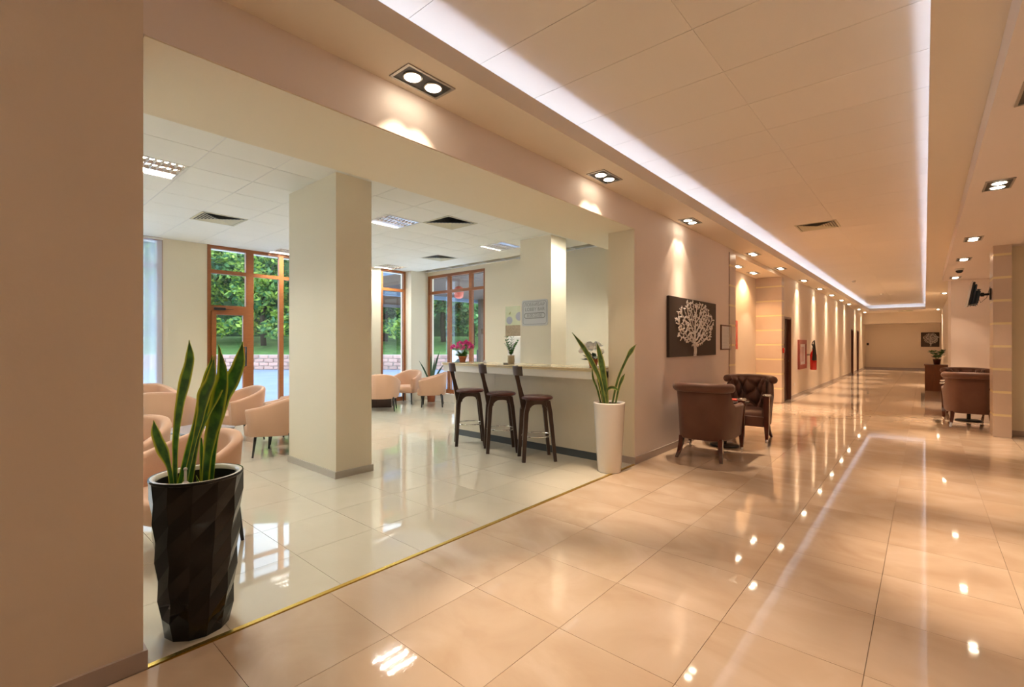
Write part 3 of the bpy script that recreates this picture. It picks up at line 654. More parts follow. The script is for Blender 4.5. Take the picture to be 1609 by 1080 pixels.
def text_obj(body, size, m, parent, loc, rot, name='lettering', align='CENTER'):
    cu_ = bpy.data.curves.new('t', 'FONT'); cu_.body = body; cu_.size = size; cu_.align_x = align; cu_.align_y = 'CENTER'; cu_.extrude = 0.0006
    o = bpy.data.objects.new('t', cu_); COL.objects.link(o)
    dg = bpy.context.evaluated_depsgraph_get(); me = bpy.data.meshes.new_from_object(o.evaluated_get(dg)); bpy.data.objects.remove(o)
    me.materials.clear(); me.materials.append(m)
    r = bpy.data.objects.new(name, me); COL.objects.link(r); r.parent = parent; r.location = loc; r.rotation_euler = rot
    return r
def rrect(x0, x1, z0, z1, r, y, n=6):
    pts = []
    for cx, cz, a0 in ((x1 - r, z1 - r, 0), (x0 + r, z1 - r, PI / 2), (x0 + r, z0 + r, PI), (x1 - r, z0 + r, 1.5 * PI)):
        for i in range(n + 1): a = a0 + PI / 2 * i / n; pts.append((cx + r * math.cos(a), y, cz + r * math.sin(a)))
    return pts
def ring_plate(x0, x1, z0, z1, r, wd, y):
    a = rrect(x0, x1, z0, z1, r, y); b = rrect(x0 + wd, x1 - wd, z0 + wd, z1 - wd, max(r - wd, 0.005), y); n = len(a)
    return MB().add(a + b, [(i, (i + 1) % n, n + (i + 1) % n, n + i) for i in range(n)])
sg = thing('bar_sign', 'pale square bar sign with two lines of lettering and an opening-hours pill on the pillar', 'sign', (-5.09, 6.408, 1.76))
SW = 0.285
a = rrect(-SW, SW, 0, 0.45, 0.04, -0.008); b = rrect(-SW, SW, 0, 0.45, 0.04, -0.001); n = len(a)
MB().add(a + b, [tuple(range(n))] + [(i, (i + 1) % n, n + (i + 1) % n, n + i) for i in range(n)]).build('plate', M_SIGN, sg)
ring_plate(-SW + 0.025, SW - 0.025, 0.025, 0.425, 0.04, 0.008, -0.0092).build('printed_border', M_SIGNT, sg)
text_obj('ЛОББИ', 0.082, M_SIGNT, sg, (-0.085, -0.0092, 0.365), (PI / 2, 0, 0)); text_obj('БАР', 0.082, M_SIGNT, sg, (0.145, -0.0092, 0.365), (PI / 2, 0, 0))
text_obj('LOBBY', 0.084, M_SIGNT, sg, (-0.085, -0.0092, 0.283), (PI / 2, 0, 0)); text_obj('BAR', 0.084, M_SIGNT, sg, (0.145, -0.0092, 0.283), (PI / 2, 0, 0))
ring_plate(-0.235, 0.235, 0.125, 0.225, 0.05, 0.014, -0.0092).build('printed_pill', M_SIGNT, sg)
text_obj('8:00-23:00', 0.078, M_SIGNT, sg, (0, -0.0092, 0.174), (PI / 2, 0, 0))

# ---- bar stools
def stool(label, loc, rz, group):
    t = thing('bar_stool', label, 'bar stool', loc, rz, group)
    R = 0.205
    MB().lathe([(0.15, 0.745), (R - 0.01, 0.755), (R, 0.772), (R - 0.015, 0.79), (0.12, 0.797), (0.001, 0.793)], 28, (0, 0.01)).build('seat', M_LEATH, t)
    for sx in (-1, 1):
        MB().tube([(sx * 0.13, 0.12, 0.74), (sx * 0.15, 0.145, 0.60), (sx * 0.175, 0.205, 0.0)], [0.026, 0.024, 0.019], sq=True).build('leg', M_WENGE, t)
        MB().tube([(sx * 0.13, -0.12, 0.74), (sx * 0.15, -0.155, 0.60), (sx * 0.165, -0.19, 0.0)], [0.026, 0.026, 0.021], sq=True).build('leg', M_WENGE, t)
    ap = MB()
    corners = [(-0.13, 0.12), (0.13, 0.12), (0.13, -0.12), (-0.13, -0.12)]
    for i in range(4):                          # arched rails between the legs
        p = Vector(corners[i]); q = Vector(corners[(i + 1) % 4]); up = []; dn = []
        for j in range(13):
            u = j / 12; c = p.lerp(q, u); arch = 0.745 - 0.045 - 0.075 * abs(2 * u - 1) ** 3.5
            up.append((c.x, c.y, 0.752)); dn.append((c.x, c.y, arch))
        nrm = Vector(((q - p).y, -(q - p).x)).normalized() * 0.014
        rr = [[(x - nrm.x, y - nrm.y, z) , (x + nrm.x, y + nrm.y, z), (x2 + nrm.x, y2 + nrm.y, z2), (x2 - nrm.x, y2 - nrm.y, z2)] for (x, y, z), (x2, y2, z2) in zip(up, dn)]
        ap.loft(rr, True, True, False)
    ap.build('apron', M_WENGE, t)
    MB().tube([(0, -0.155, 0.64), (0, -0.18, 0.76), (0, -0.225, 0.95), (0, -0.262, 1.12)], [(0.036, 0.02), (0.032, 0.02), (0.024, 0.016), (0.03, 0.014)], sq=True).build('back_post', M_WENGE, t)
    rr = []
    for i in range(15):
        a = -0.95 + 1.9 * i / 14; x = 0.2 * math.sin(a); y = -0.10 - 0.175 * math.cos(a)
        ox, oy = math.sin(a) * 0.011, -math.cos(a) * 0.011
        z0, z1 = 1.055, 1.168
        rr.append([(x - ox, y - oy, z0), (x + ox, y + oy, z0 - 0.0), (x + ox * 1.3, y + oy * 1.3 - 0.012, z1), (x - ox, y - oy - 0.012, z1)])
    MB().loft(rr, True, True, False).build('backrest', M_WENGE, t)
    MB().tube([(0.175 * math.cos(2 * PI * i / 32), 0.01 + 0.19 * math.sin(2 * PI * i / 32), 0.30) for i in range(32)], 0.0085, 8, closed=True).build('footrest_ring', M_CHROME, t)
    return t
SR = math.radians(-40)
GS = 'dark wood bar stools along the bar'
S0 = stool('dark wood bar stool with red-brown seat, nearest the white planter', (-3.68, 4.66, 0), SR, GS)
dup(S0, (-4.33, 4.70, 0), SR, 'dark wood bar stool with red-brown seat, middle of the three')
dup(S0, (-4.96, 4.72, 0), SR, 'dark wood bar stool with red-brown seat, left of the three, below the magenta flowers')

# ================================================================== PLANTS
def leaf_mesh(pts, widths, nrm=Vector((0, -1, 0)), fold=0.25, n=22, twist=0.0):
    """blade along a Catmull-Rom spline through pts"""
    P = [Vector(p) for p in pts]
    def cr(t):
        k = t * (len(P) - 1); i = min(int(k), len(P) - 2); u = k - i
        p0 = P[max(i - 1, 0)]; p1 = P[i]; p2 = P[i + 1]; p3 = P[min(i + 2, len(P) - 1)]
        return 0.5 * ((2 * p1) + (p2 - p0) * u + (2 * p0 - 5 * p1 + 4 * p2 - p3) * u * u + (3 * p1 - p0 - 3 * p2 + p3) * u ** 3)
    def wd(t):
        k = t * (len(widths) - 1); i = min(int(k), len(widths) - 2); u = k - i; u = u * u * (3 - 2 * u)
        return widths[i] * (1 - u) + widths[i + 1] * u
    mb = MB(); mb.vc = []; rows_ = []
    for i in range(n + 1):
        t = i / n; c = cr(t); d = (cr(min(t + 0.02, 1)) - cr(max(t - 0.02, 0))).normalized()
        side = d.cross(nrm).normalized(); up = side.cross(d).normalized()
        if twist:
            q = Matrix.Rotation(twist * t, 3, d); side = q @ side; up = q @ up
        hw = wd(t) / 2 + 0.0005; row = []
        for s_, m_ in ((-1, 1.0), (-0.86, 0.75), (-0.45, 0.2), (0, 0.0), (0.45, 0.2), (0.86, 0.75), (1, 1.0)):
            row.append(c + side * hw * s_ - up * hw * fold * (1 - abs(s_)) * 1.0); mb.vc.append(m_)
        rows_.append(row)
    k = 7
    vs = [p for r in rows_ for p in r]
    th = -0.0025
    vb = [rows_[i][j] + (Vector(nrm) * th if 0 < j < 6 else Vector((0, 0, 0))) for i in range(n + 1) for j in range(k)]
    fs = []
    for i in range(n):
        for j in range(k - 1):
            a = i * k + j; fs.append((a, a + 1, a + k + 1, a + k))
    N0 = len(vs)
    fs += [(N0 + a, N0 + d, N0 + c, N0 + b) for a, b, c, d in fs]
    mb.vc = mb.vc + mb.vc
    mb.add(vs + vb, fs, True)
    return mb
FW = Vector((-math.sin(TH), math.cos(TH), 0)); RT = Vector((math.cos(TH), math.sin(TH), 0))
# black planter: local plane axes = RT (right), z up, FW (away)
def pl3(r, z, f=0): p = RT * r + FW * f; return (p.x, p.y, z)
BPX, BPY = -2.815, 0.757
bp_ = thing('planter', 'tall glossy black faceted planter at the near end of the brass strip', 'planter', (BPX, BPY, 0))
NS = 12; rings = []
HP = 0.775
for i in range(9):
    z = HP * i / 8; u = z / HP; r = 0.145 + 0.060 * (u ** 0.75)
    if i in (0,): r -= 0.004
    rings.append([((r + (0.006 if (i + j) % 2 else -0.004) * (0 < i < 8)) * math.cos(2 * PI * (j + 0.04 * i) / NS), (r + (0.006 if (i + j) % 2 else -0.004) * (0 < i < 8)) * math.sin(2 * PI * (j + 0.04 * i) / NS), z) for j in range(NS)])
mb = MB()
fl = [p for r in rings for p in r]; fs = []
for i in range(8):
    for j in range(NS):
        a = i * NS + j; b_ = i * NS + (j + 1) % NS
        fs += [(a, b_, b_ + NS), (a, b_ + NS, a + NS)]
mb.add(fl, fs, False); mb.f.append(tuple(reversed(range(NS)))); mb.sm.append(False)
mb.build('body', M_GPLANT, bp_)
MB().lathe([(0.203, 0.768), (0.207, 0.775), (0.205, 0.783), (0.199, 0.783)], 40, (0, 0), False, False).build('rim', M_GPLANT, bp_)
MB().lathe([(0.199, 0.782), (0.190, 0.784), (0.180, 0.780), (0.177, 0.76)], 40, (0, 0), False, False).build('inner_liner', M_WPLANT, bp_)
MB().lathe([(0.178, 0.765), (0.174, 0.67)], 40, (0, 0), False, False).build('inner_pot', M_BLACKM, bp_)
MB().lathe([(0.1755, 0.70), (0.1, 0.705), (0.001, 0.707)], 24, (0, 0), False, True).build('soil', M_SOIL, bp_)
MB().tube([pl3(0.02, 0.70, -0.12), pl3(0.02, 0.83, -0.12)], 0.006, 8).sphere(pl3(0.02, 0.835, -0.12), 0.009).lathe([(0.03, 0.74), (0.028, 0.755), (0.008, 0.775)], 14, (pl3(0.02, 0, -0.12)[0], pl3(0.02, 0, -0.12)[1])).build('water_gauge', M_RIM, bp_)
plA = thing('snake_plant', 'green snake plant with yellow leaf edges standing in the black planter', 'plant', (BPX, BPY, 0.70))
Z0 = -math.sin(TH) * BPX + math.cos(TH) * BPY; XC0 = math.cos(TH) * BPX + math.sin(TH) * BPY
def from_view(px, py, f, zbase):         # photograph measurement -> metres in the plant's own frame
    Z = Z0 + f; x = (px - 804.5) / 740 * Z; z = HC - (py - 540) / 740 * Z
    return pl3(x - XC0, z - zbase, f)
def snake(parent, data, org, sc_, m, zbase, wk=1.0):
    for pts, ws, f0, f1, tw in data:
        P = []
        for i, (x, y) in enumerate(pts):
            f = f0 + (f1 - f0) * i / (len(pts) - 1)
            P.append(from_view(org[0] + x / sc_, org[1] + y / sc_, f, zbase))
        W = [w_ * wk / sc_ / 740 * (Z0 + f0) for w_ in ws]
        leaf_mesh(P, W, -FW, 0.28, 26, tw).build('leaf', m, parent)
dataA = [
 ([(205, 1030), (208, 850), (212, 700), (235, 500), (270, 330), (303, 190), (300, 60)], [26, 28, 34, 46, 62, 50, 2], -0.02, -0.06, 0),
 ([(190, 1040), (170, 900), (125, 780), (85, 680), (68, 585)], [28, 26, 62, 48, 2], -0.06, -0.10, 0.2),
 ([(232, 1035), (290, 790), (345, 600), (385, 420), (425, 300), (452, 160)], [30, 32, 34, 44, 50, 2], 0.03, 0.08, 0.1),
 ([(300, 1035), (345, 720), (400, 560), (470, 400), (515, 280), (490, 90)], [30, 40, 50, 74, 60, 3], -0.03, 0.0, -0.1),
 ([(400, 1035), (415, 850), (440, 690), (470, 560), (500, 400), (520, 290), (500, 110)], [38, 46, 66, 86, 84, 56, 2], 0.0, -0.03, 0),
 ([(440, 1035), (470, 720), (520, 470), (575, 330), (622, 220), (650, 70)], [24, 28, 60, 84, 66, 2], 0.05, 0.12, 0.1),
 ([(262, 1035), (330, 740), (372, 560), (395, 420), (440, 320), (465, 165)], [26, 24, 44, 76, 60, 2], -0.05, -0.07, -0.15),
 ([(385, 1035), (385, 880), (382, 790), (378, 700)], [24, 26, 24, 8], 0.06, 0.07, 0),
 ([(440, 1035), (448, 900), (438, 800), (436, 700)], [18, 16, 14, 3], 0.07, 0.08, 0),
 ([(385, 1035), (360, 985), (345, 945)], [10, 12, 1], -0.06, -0.10, 0),
]
snake(plA, dataA, (225, 520), 4.155, M_SNAKE, 0.70, 1.22)
# white planter
WPX, WPY = -2.70, 4.76
wp = thing('planter', 'tall glossy white round planter beside the end of the bar', 'planter', (WPX, WPY, 0))
MB().lathe([(0.125, 0.0), (0.132, 0.008), (0.150, 0.30), (0.168, 0.60), (0.176, 0.77), (0.176, 0.785), (0.166, 0.785), (0.160, 0.72)], 40, (0, 0), True, False).build('body', M_WPLANT, wp)
MB().lathe([(0.162, 0.765), (0.08, 0.77), (0.001, 0.772)], 24, (0, 0), False, True).build('soil', M_SOIL, wp)
plB = thing('snake_plant', 'sparse snake plant with long tilted leaves standing in the white planter', 'plant', (WPX, WPY, 0.76))
Z0 = -math.sin(TH) * WPX + math.cos(TH) * WPY; XC0 = math.cos(TH) * WPX + math.sin(TH) * WPY
dataB = [
 ([(390, 590), (360, 430), (310, 315), (245, 200), (168, 98)], [22, 24, 34, 30, 2], -0.02, -0.05, 0),
 ([(365, 590), (342, 490), (312, 410), (304, 340)], [12, 14, 15, 5], 0.02, 0.03, 0.4),
 ([(405, 590), (388, 440), (368, 310), (352, 230), (335, 165)], [26, 40, 44, 30, 2], 0.0, 0.0, 0),
 ([(440, 590), (478, 420), (535, 285), (568, 225), (603, 178)], [14, 16, 18, 30, 2], 0.02, 0.03, 0),
 ([(462, 590), (484, 480), (507, 415), (527, 378)], [12, 16, 24, 2], 0.0, 0.02, 0.2),
 ([(402, 590), (404, 500), (425, 474), (455, 474), (486, 496)], [8, 12, 22, 22, 3], -0.04, -0.08, 0.1),
 ([(382, 590), (365, 500), (345, 420), (332, 340)], [12, 18, 14, 4], 0.05, 0.05, 0.3),
]
snake(plB, dataB, (860, 500), 4.32, M_SNAKE2, 0.76)

def blossom(mb, c, r, n=5, seed=0, m=None):
    rr = random.Random(seed)
    a0 = rr.random() * 6; ax = Vector((rr.uniform(-1, 1), rr.uniform(-1, 1), rr.uniform(0.2, 1.2))).normalized()
    q = Vector((0, 0, 1)).rotation_difference(ax)
    for i in range(n):
        a = a0 + 2 * PI * i / n
        pts = [Vector((0, 0, 0)), Vector((math.cos(a - 0.5) * r * 0.7, math.sin(a - 0.5) * r * 0.7, r * 0.25)), Vector((math.cos(a) * r, math.sin(a) * r, r * 0.15)), Vector((math.cos(a + 0.5) * r * 0.7, math.sin(a + 0.5) * r * 0.7, r * 0.25))]
        mb.add([c + q @ p for p in pts], [(0, 1, 2, 3)], False)
def simple_leaf(mb, base, d, L, W):
    d = d.normalized(); side = d.cross(Vector((0, 0, 1)))
    side = side.normalized() if side.length > 0.01 else Vector((1, 0, 0)); up = side.cross(d)
    P = [base, base + d * L * 0.45 + side * W / 2 + up * 0.1 * W, base + d * L, base + d * L * 0.45 - side * W / 2 + up * 0.1 * W, base + d * L * 0.5 - up * 0.12 * W]
    mb.add(P, [(0, 1, 4), (1, 2, 4), (2, 3, 4), (3, 0, 4)], True)
def flower_pot(t, r0, r1, h, m):
    MB().lathe([(r0, 0), (r1, h * 0.8), (r1 + 0.008, h * 0.8), (r1 + 0.01, h), (r1 - 0.004, h), (r1 - 0.01, h * 0.85)], 24, (0, 0), True, False).build('pot', m, t)
    MB().lathe([(r1 - 0.004, h * 0.88), (0.001, h * 0.9)], 20, (0, 0), False, True).build('soil', M_SOIL, t)
# magenta flowers
mg = thing('potted_flower', 'magenta flowers in a terracotta pot at the left end of the bar', 'flowers', (-5.62, 5.20, 1.15))
flower_pot(mg, 0.045, 0.062, 0.095, M_TERRA)
lf = MB(); rr = random.Random(3)
for i in range(46):
    a = rr.uniform(0, 2 * PI); d = Vector((math.cos(a), math.sin(a), rr.uniform(0.1, 1.0))); simple_leaf(lf, Vector((0, 0, 0.085)), d, rr.uniform(0.08, 0.17), 0.05)
lf.build('foliage', M_LEAF, mg)['kind'] = 'stuff'
st = MB()
for i in range(60):
    a = rr.uniform(0, 2 * PI); e = rr.uniform(0.1, 1.0) ** 0.5; R_ = 0.18 * e; zc = 0.19 + 0.13 * math.sqrt(max(0, 1 - e * e)) + rr.uniform(-0.02, 0.02)
    c = Vector((R_ * math.cos(a), R_ * math.sin(a), zc))
    fb = MB(); blossom(fb, c, 0.036, 5, i); blossom(fb, c + Vector((0, 0, 0.01)), 0.026, 5, i + 99); fb.build('blossom', M_MAG, mg)
    st.tube([(0, 0, 0.08), tuple(c * 0.5 + Vector((0, 0, 0.06))), tuple(c)], 0.002, 4)
st.build('stems', M_LEAF, mg)
# white flowers
wf = thing('potted_flower', 'white flowers in a terracotta pot at the right end of the bar', 'flowers', (-3.18, 5.20, 1.15))
flower_pot(wf, 0.045, 0.062, 0.10, M_TERRA)
lf = MB()
for i in range(60):
    a = rr.uniform(0, 2 * PI); d = Vector((math.cos(a), math.sin(a), rr.uniform(-0.1, 1.0))); simple_leaf(lf, Vector((0, 0, 0.09)) + d * 0.05, d, rr.uniform(0.06, 0.13), 0.03)
lf.build('foliage', mat('dark_leaf', (0.03, 0.07, 0.03), 0.5), wf)['kind'] = 'stuff'
for i in range(42):
    a = rr.uniform(0, 2 * PI); e = rr.uniform(0.02, 1.0) ** 0.5; R_ = 0.17 * e; zc = 0.17 + 0.14 * math.sqrt(max(0, 1 - e * e)) + rr.uniform(-0.02, 0.015)
    c = Vector((R_ * math.cos(a), R_ * math.sin(a), zc)); fb = MB(); blossom(fb, c, 0.034, 8, i); blossom(fb, c + Vector((0, 0, 0.006)), 0.024, 7, i + 50); fb.build('blossom', M_WHITEF, wf)
# ZZ plant
zz = thing('potted_plant', 'small glossy green leafy plant in a beige wrapped pot on the bar', 'plant', (-4.62, 5.25, 1.15))
MB().lathe([(0.05, 0), (0.056, 0.05), (0.05, 0.10), (0.055, 0.125), (0.047, 0.125), (0.045, 0.11)], 20, (0, 0), True, False).build('pot', M_WICK, zz)
MB().lathe([(0.047, 0.112), (0.001, 0.115)], 16, (0, 0), False, True).build('soil', M_SOIL, zz)
for i in range(7):
    a = 2 * PI * i / 7 + 0.3; lean = 0.11 if i % 2 else 0.07; H_ = 0.17 + 0.05 * (i % 3)
    fb = MB(); pts = []
    for j in range(8):
        u = j / 7; pts.append(Vector((math.cos(a) * lean * u ** 1.4, math.sin(a) * lean * u ** 1.4, 0.11 + H_ * u)))
    fb.tube([tuple(p) for p in pts], 0.003, 5)
    for j in range(1, 8):
        for s_ in (-1, 1):
            d = Vector((math.cos(a + s_ * 1.2), math.sin(a + s_ * 1.2), 0.75)); simple_leaf(fb, pts[j], d, 0.055, 0.028)
    fb.build('stem_with_leaves', M_ZZ, zz)
ash = MB().lathe([(0.035, 0), (0.04, 0.02), (0.036, 0.02), (0.03, 0.006), (0.001, 0.006)], 20).build('ashtray', mat('clear_glass_dish', (0.85, 0.85, 0.75), 0.05, trans=0.8)); ash.location = (-4.52, 5.02, 1.15); tag(ash, 'small glass ashtray in front of the green plant on the bar', 'ashtray')
nap = thing('napkin_holder', 'small white folded napkins beside the magenta flowers', 'napkins', (-5.14, 5.22, 1.15), 0.4)
B(-0.03, 0.03, -0.02, 0.02, 0, 0.006).build('base', M_STEEL, nap)
MB().add([(-0.025, -0.008, 0.006), (0.025, -0.008, 0.006), (0.0, -0.003, 0.05), (-0.025, 0.008, 0.006), (0.025, 0.008, 0.006), (0.0, 0.012, 0.045)], [(0, 1, 2), (3, 4, 5), (0, 3, 5, 2), (1, 4, 5, 2)]).build('napkin', M_PAPER, nap)
# corner floor plant by the tall window
fp = thing('potted_plant', 'slim upright plant in a dark pot at the corner column behind the tub chairs', 'plant', (-9.25, 7.50, 0))
MB().lathe([(0.09, 0), (0.11, 0.28), (0.12, 0.3), (0.105, 0.3)], 20, (0, 0), True, False).build('pot', M_TERRA, fp)
MB().lathe([(0.108, 0.27), (0.001, 0.28)], 16, (0, 0), False, True).build('soil', M_SOIL, fp)
for dx, dz, fx_, wv in ((-0.30, 0.75, 0, 0.04), (-0.02, 0.95, 0.05, 0.05), (0.22, 1.0, -0.05, 0.05), (0.34, 0.7, 0, 0.04), (0.08, 0.8, 0.05, 0.04)):
    P = [RT * (dx * u ** 1.5) + FW * fx_ * u + Vector((0, 0, 0.27 + dz * u)) for u in (0, 0.35, 0.7, 1.0)]
    leaf_mesh([tuple(p) for p in P], [0.02, wv, wv, 0.004], -FW, 0.3, 12).build('leaf', mat('blue_green_leaf', (0.05, 0.11, 0.06), 0.45), fp)

# ================================================================== CORRIDOR OBJECTS
# ---- tree picture: canvas + raised silver tree
def tree_relief(w_, h_, seed=5, nrm_depth=0.018, squash=1.0):
    """space-colonised tree in the plane (u to the right, z up); origin bottom centre"""
    rr = random.Random(seed); att = []
    cu_, cz, ru, rz_ = 0.02 * w_, 0.575 * h_, 0.41 * w_, 0.405 * h_
    while len(att) < 900:
        u, z = rr.uniform(-1, 1), rr.uniform(-1, 1)
        if u * u + z * z > 1 or z < -0.95: continue
        k = 1.0 + 0.06 * math.sin(7 * math.atan2(z, u)); att.append([cu_ + u * ru * k, cz + z * rz_ * k])
    s_ = h_ / w_
    S = lambda p: (p[0] * s_ * 1.15, p[1])           # work in squared-up coordinates
    nodes = [(0.0, 0.0)]; par = [-1]
    step = 0.023 * h_
    for i in range(10): nodes.append((0.012 * h_ * math.sin(i * 0.5), nodes[-1][1] + step)); par.append(len(nodes) - 2)
    import numpy as np
    A = np.array([S(p) for p in att]); nodes = [tuple(map(float, p)) for p in nodes]
    for it in range(90):
        NP = np.array(nodes); D = ((A[:, None, :] - NP[None]) ** 2).sum(2); best = D.argmin(1); d = np.sqrt(D.min(1))
        kp = d > step * 1.25; A = A[kp]; best = best[kp]; d = d[kp]
        if len(A) == 0 or len(nodes) > 1500: break
        dirs = (A - NP[best]) / d[:, None]
        for b_ in sorted(set(best.tolist())):
            v = dirs[best == b_].sum(0); x = float(v[0]) + rr.uniform(-0.25, 0.25); y = float(v[1]) + rr.uniform(-0.25, 0.25); L_ = math.hypot(x, y) or 1
            nodes.append((nodes[b_][0] + x / L_ * step, nodes[b_][1] + y / L_ * step)); par.append(b_)
    load = [0] * len(nodes); kids = [0] * len(nodes)
    for i in range(len(nodes) - 1, 0, -1):
        if kids[i] == 0: load[i] = 1
        load[par[i]] += load[i]; kids[par[i]] += 1
    mb = MB(); U = lambda p: (p[0] / (s_ * 1.15), p[1])
    for i in range(1, len(nodes)):
        p = nodes[par[i]]; q = nodes[i]; r0 = 0.0043 * h_ * (1 + load[par[i]]) ** 0.46; r1 = 0.0043 * h_ * (1 + load[i]) ** 0.46
        dx, dz = q[0] - p[0], q[1] - p[1]; L_ = math.hypot(dx, dz) or 1e-6; nx, nz = -dz / L_, dx / L_
        P = []
        for (c, r) in ((p, r0), (q, r1)):
            for s2, dep in ((-1, 0.0), (0, 1.0), (1, 0.0)):
                x, z = U((c[0] + nx * r * s2, c[1] + nz * r * s2)); P.append((x, -dep * min(nrm_depth, 0.004 + r * 0.7), z))
        mb.add(P, [(0, 1, 4, 3), (1, 2, 5, 4)], False)
        for _k in range(3 if kids[i] == 0 else (1 if rr.random() < 0.45 else 0)):
            a = rr.uniform(0, 2 * PI); r = 0.018 * h_; lp = []
            cx, cz_ = q[0] + math.cos(a) * r, q[1] + math.sin(a) * r
            for j in range(6):
                t_ = 2 * PI * j / 6; ex, ez = r * 1.15 * math.cos(t_), r * 0.62 * math.sin(t_)
                x, z = U((cx + ex * math.cos(a) - ez * math.sin(a), cz_ + ex * math.sin(a) + ez * math.cos(a))); lp.append((x, -0.003, z))
            x, z = U((cx, cz_)); lp.append((x, -0.010, z))
            mb.add(lp, [(j, (j + 1) % 6, 6) for j in range(6)], False)
    return mb
pic = thing('wall_picture', 'wide dark brown canvas with a raised silver tree above the brown armchairs', 'picture', (XW, 7.08, 1.265), PI / 2)
# local x = +Y, local -y = +X (out of the wall)
MB().rbox(-0.94, 0.94, -0.04, -0.001, 0, 0.832, 0.004).build('canvas', M_CANVAS, pic)
tr_ = tree_relief(1.88, 0.832); o = tr_.build('silver_tree', M_SILVER, pic); o.location = (0.0, -0.0405, 0.002)
o['label'] = 'branching silver metal tree'
pic2 = thing('wall_picture', 'small dark picture with a silver tree on the far end wall', 'picture', (0.24, 34.4, 1.27), 0)
MB().rbox(-0.40, 0.36, -0.04, -0.001, 0, 0.79, 0.004).build('canvas', M_CANVAS, pic2)
o = tree_relief(0.75, 0.72, 9).build('silver_tree', M_SILVER, pic2); o.location = (0.0, -0.0405, 0.04)
nt_ = thing('framed_notice', 'small framed white notice beside the tree picture', 'notice', (XW, 8.63, 1.34), PI / 2)
fr_ = MB()
for a in ((-0.27, -0.245, 0, 0.43), (0.245, 0.27, 0, 0.43)): fr_.box(a[0], a[1], -0.02, -0.001, a[2], a[3])
fr_.box(-0.245, 0.245, -0.02, -0.001, 0, 0.02).box(-0.245, 0.245, -0.02, -0.001, 0.41, 0.43); fr_.build('frame', M_DFRAME, nt_)
B(-0.245, 0.245, -0.008, -0.001, 0.02, 0.41).build('sheet', M_PAPER, nt_)
ln = MB()
for i in range(12): ln.box(-0.17, 0.17 - 0.05 * (i % 3), -0.0092, -0.0082, 0.08 + 0.024 * i, 0.083 + 0.024 * i)
ln.build('printed_lines', mat('faint_print', (0.5, 0.5, 0.55), 0.6), nt_)
# red panel in the niche
rp = thing('hose_cabinet', 'narrow red panel on the back wall of the niche, seen at its edge', 'cabinet', (-3.17, 10.83, 1.32), PI / 2)
MB().rbox(-0.30, 0.30, -0.06, -0.001, 0, 0.64, 0.006).build('body', M_RED, rp)
B(-0.28, 0.28, -0.066, -0.0605, 0.02, 0.62).build('door', M_RED, rp); MB().tube([(-0.22, -0.066, 0.2), (-0.22, -0.09, 0.2), (-0.22, -0.09, 0.3), (-0.22, -0.066, 0.3)], 0.01).build('handle', M_BLACKM, rp)
# fire plan cabinet and extinguisher
fc = thing('hydrant_cabinet', 'red-brown framed cabinet with pale glass front beside the extinguisher', 'cabinet', (XW, 15.35, 0.74), PI / 2)
q = MB().box(-0.52, -0.40, -0.05, -0.001, 0, 0.81).box(0.40, 0.52, -0.05, -0.001, 0, 0.81).box(-0.40, 0.40, -0.05, -0.001, 0, 0.12).box(-0.40, 0.40, -0.05, -0.001, 0.69, 0.81); q.build('frame', M_REDF, fc)
B(-0.40, 0.40, -0.03, -0.001, 0.12, 0.69).build('glass_front', M_PAPER, fc)
B(-0.2, 0.22, -0.0315, -0.0302, 0.2, 0.62).build('printed_field', mat('pale_red_print', (0.62, 0.42, 0.42), 0.6), fc)
ex = thing('fire_extinguisher', 'red fire extinguisher with black horn hanging on the left wall', 'fire extinguisher', (XW + 0.17, 16.15, 0.68))
MB().lathe([(0.07, 0), (0.085, 0.02), (0.088, 0.42), (0.07, 0.50), (0.035, 0.56), (0.03, 0.60)], 24).build('cylinder', M_RED, ex)
MB().lathe([(0.032, 0.60), (0.035, 0.65), (0.02, 0.67)], 12).build('valve', M_STEEL, ex)
MB().tube([(0.0, 0, 0.66), (0.0, -0.1, 0.70)], 0.01).tube([(0, 0, 0.69), (0, -0.09, 0.75)], 0.01).build('handle', M_BLACKM, ex)
MB().lathe([(0.05, 0.28), (0.062, 0.30), (0.035, 0.62), (0.018, 0.80), (0.014, 0.86)], 14, (0.04, -0.10)).build('horn', M_BLACKM, ex)
MB().tube([(0.0, 0, 0.66), (-0.02, -0.1, 0.74), (0.0, -0.15, 0.80), (0.04, -0.10, 0.86)], 0.011).build('hose', M_BLACKM, ex)
B(-0.169, -0.088, -0.03, 0.03, 0.42, 0.46).build('wall_bracket', M_STEEL, ex)
so = MB().rbox(-0.04, 0.04, -0.012, -0.001, 0, 0.08, 0.003).build('light_switch', M_WHITE); so.location = (XW, 14.4, 0.32); so.rotation_euler = (0, 0, PI / 2); tag(so, 'small white socket plate low on the left wall before the hydrant cabinet', 'socket')
so = MB().rbox(-0.05, 0.05, -0.03, -0.001, 0, 0.12, 0.005).build('alarm_button', M_RED); so.location = (XW + 0.02, 12.98, 1.22); so.rotation_euler = (0, 0, PI / 2); tag(so, 'small red alarm button on the tiled edge before the first door', 'alarm button')
so = MB().rbox(-0.05, 0.05, -0.03, -0.001, 0, 0.14, 0.005).build('wall_phone', M_BLACKM); so.location = (-2.5, 34.4, 1.35); tag(so, 'tiny dark box on the far end wall at its left corner', 'wall box')

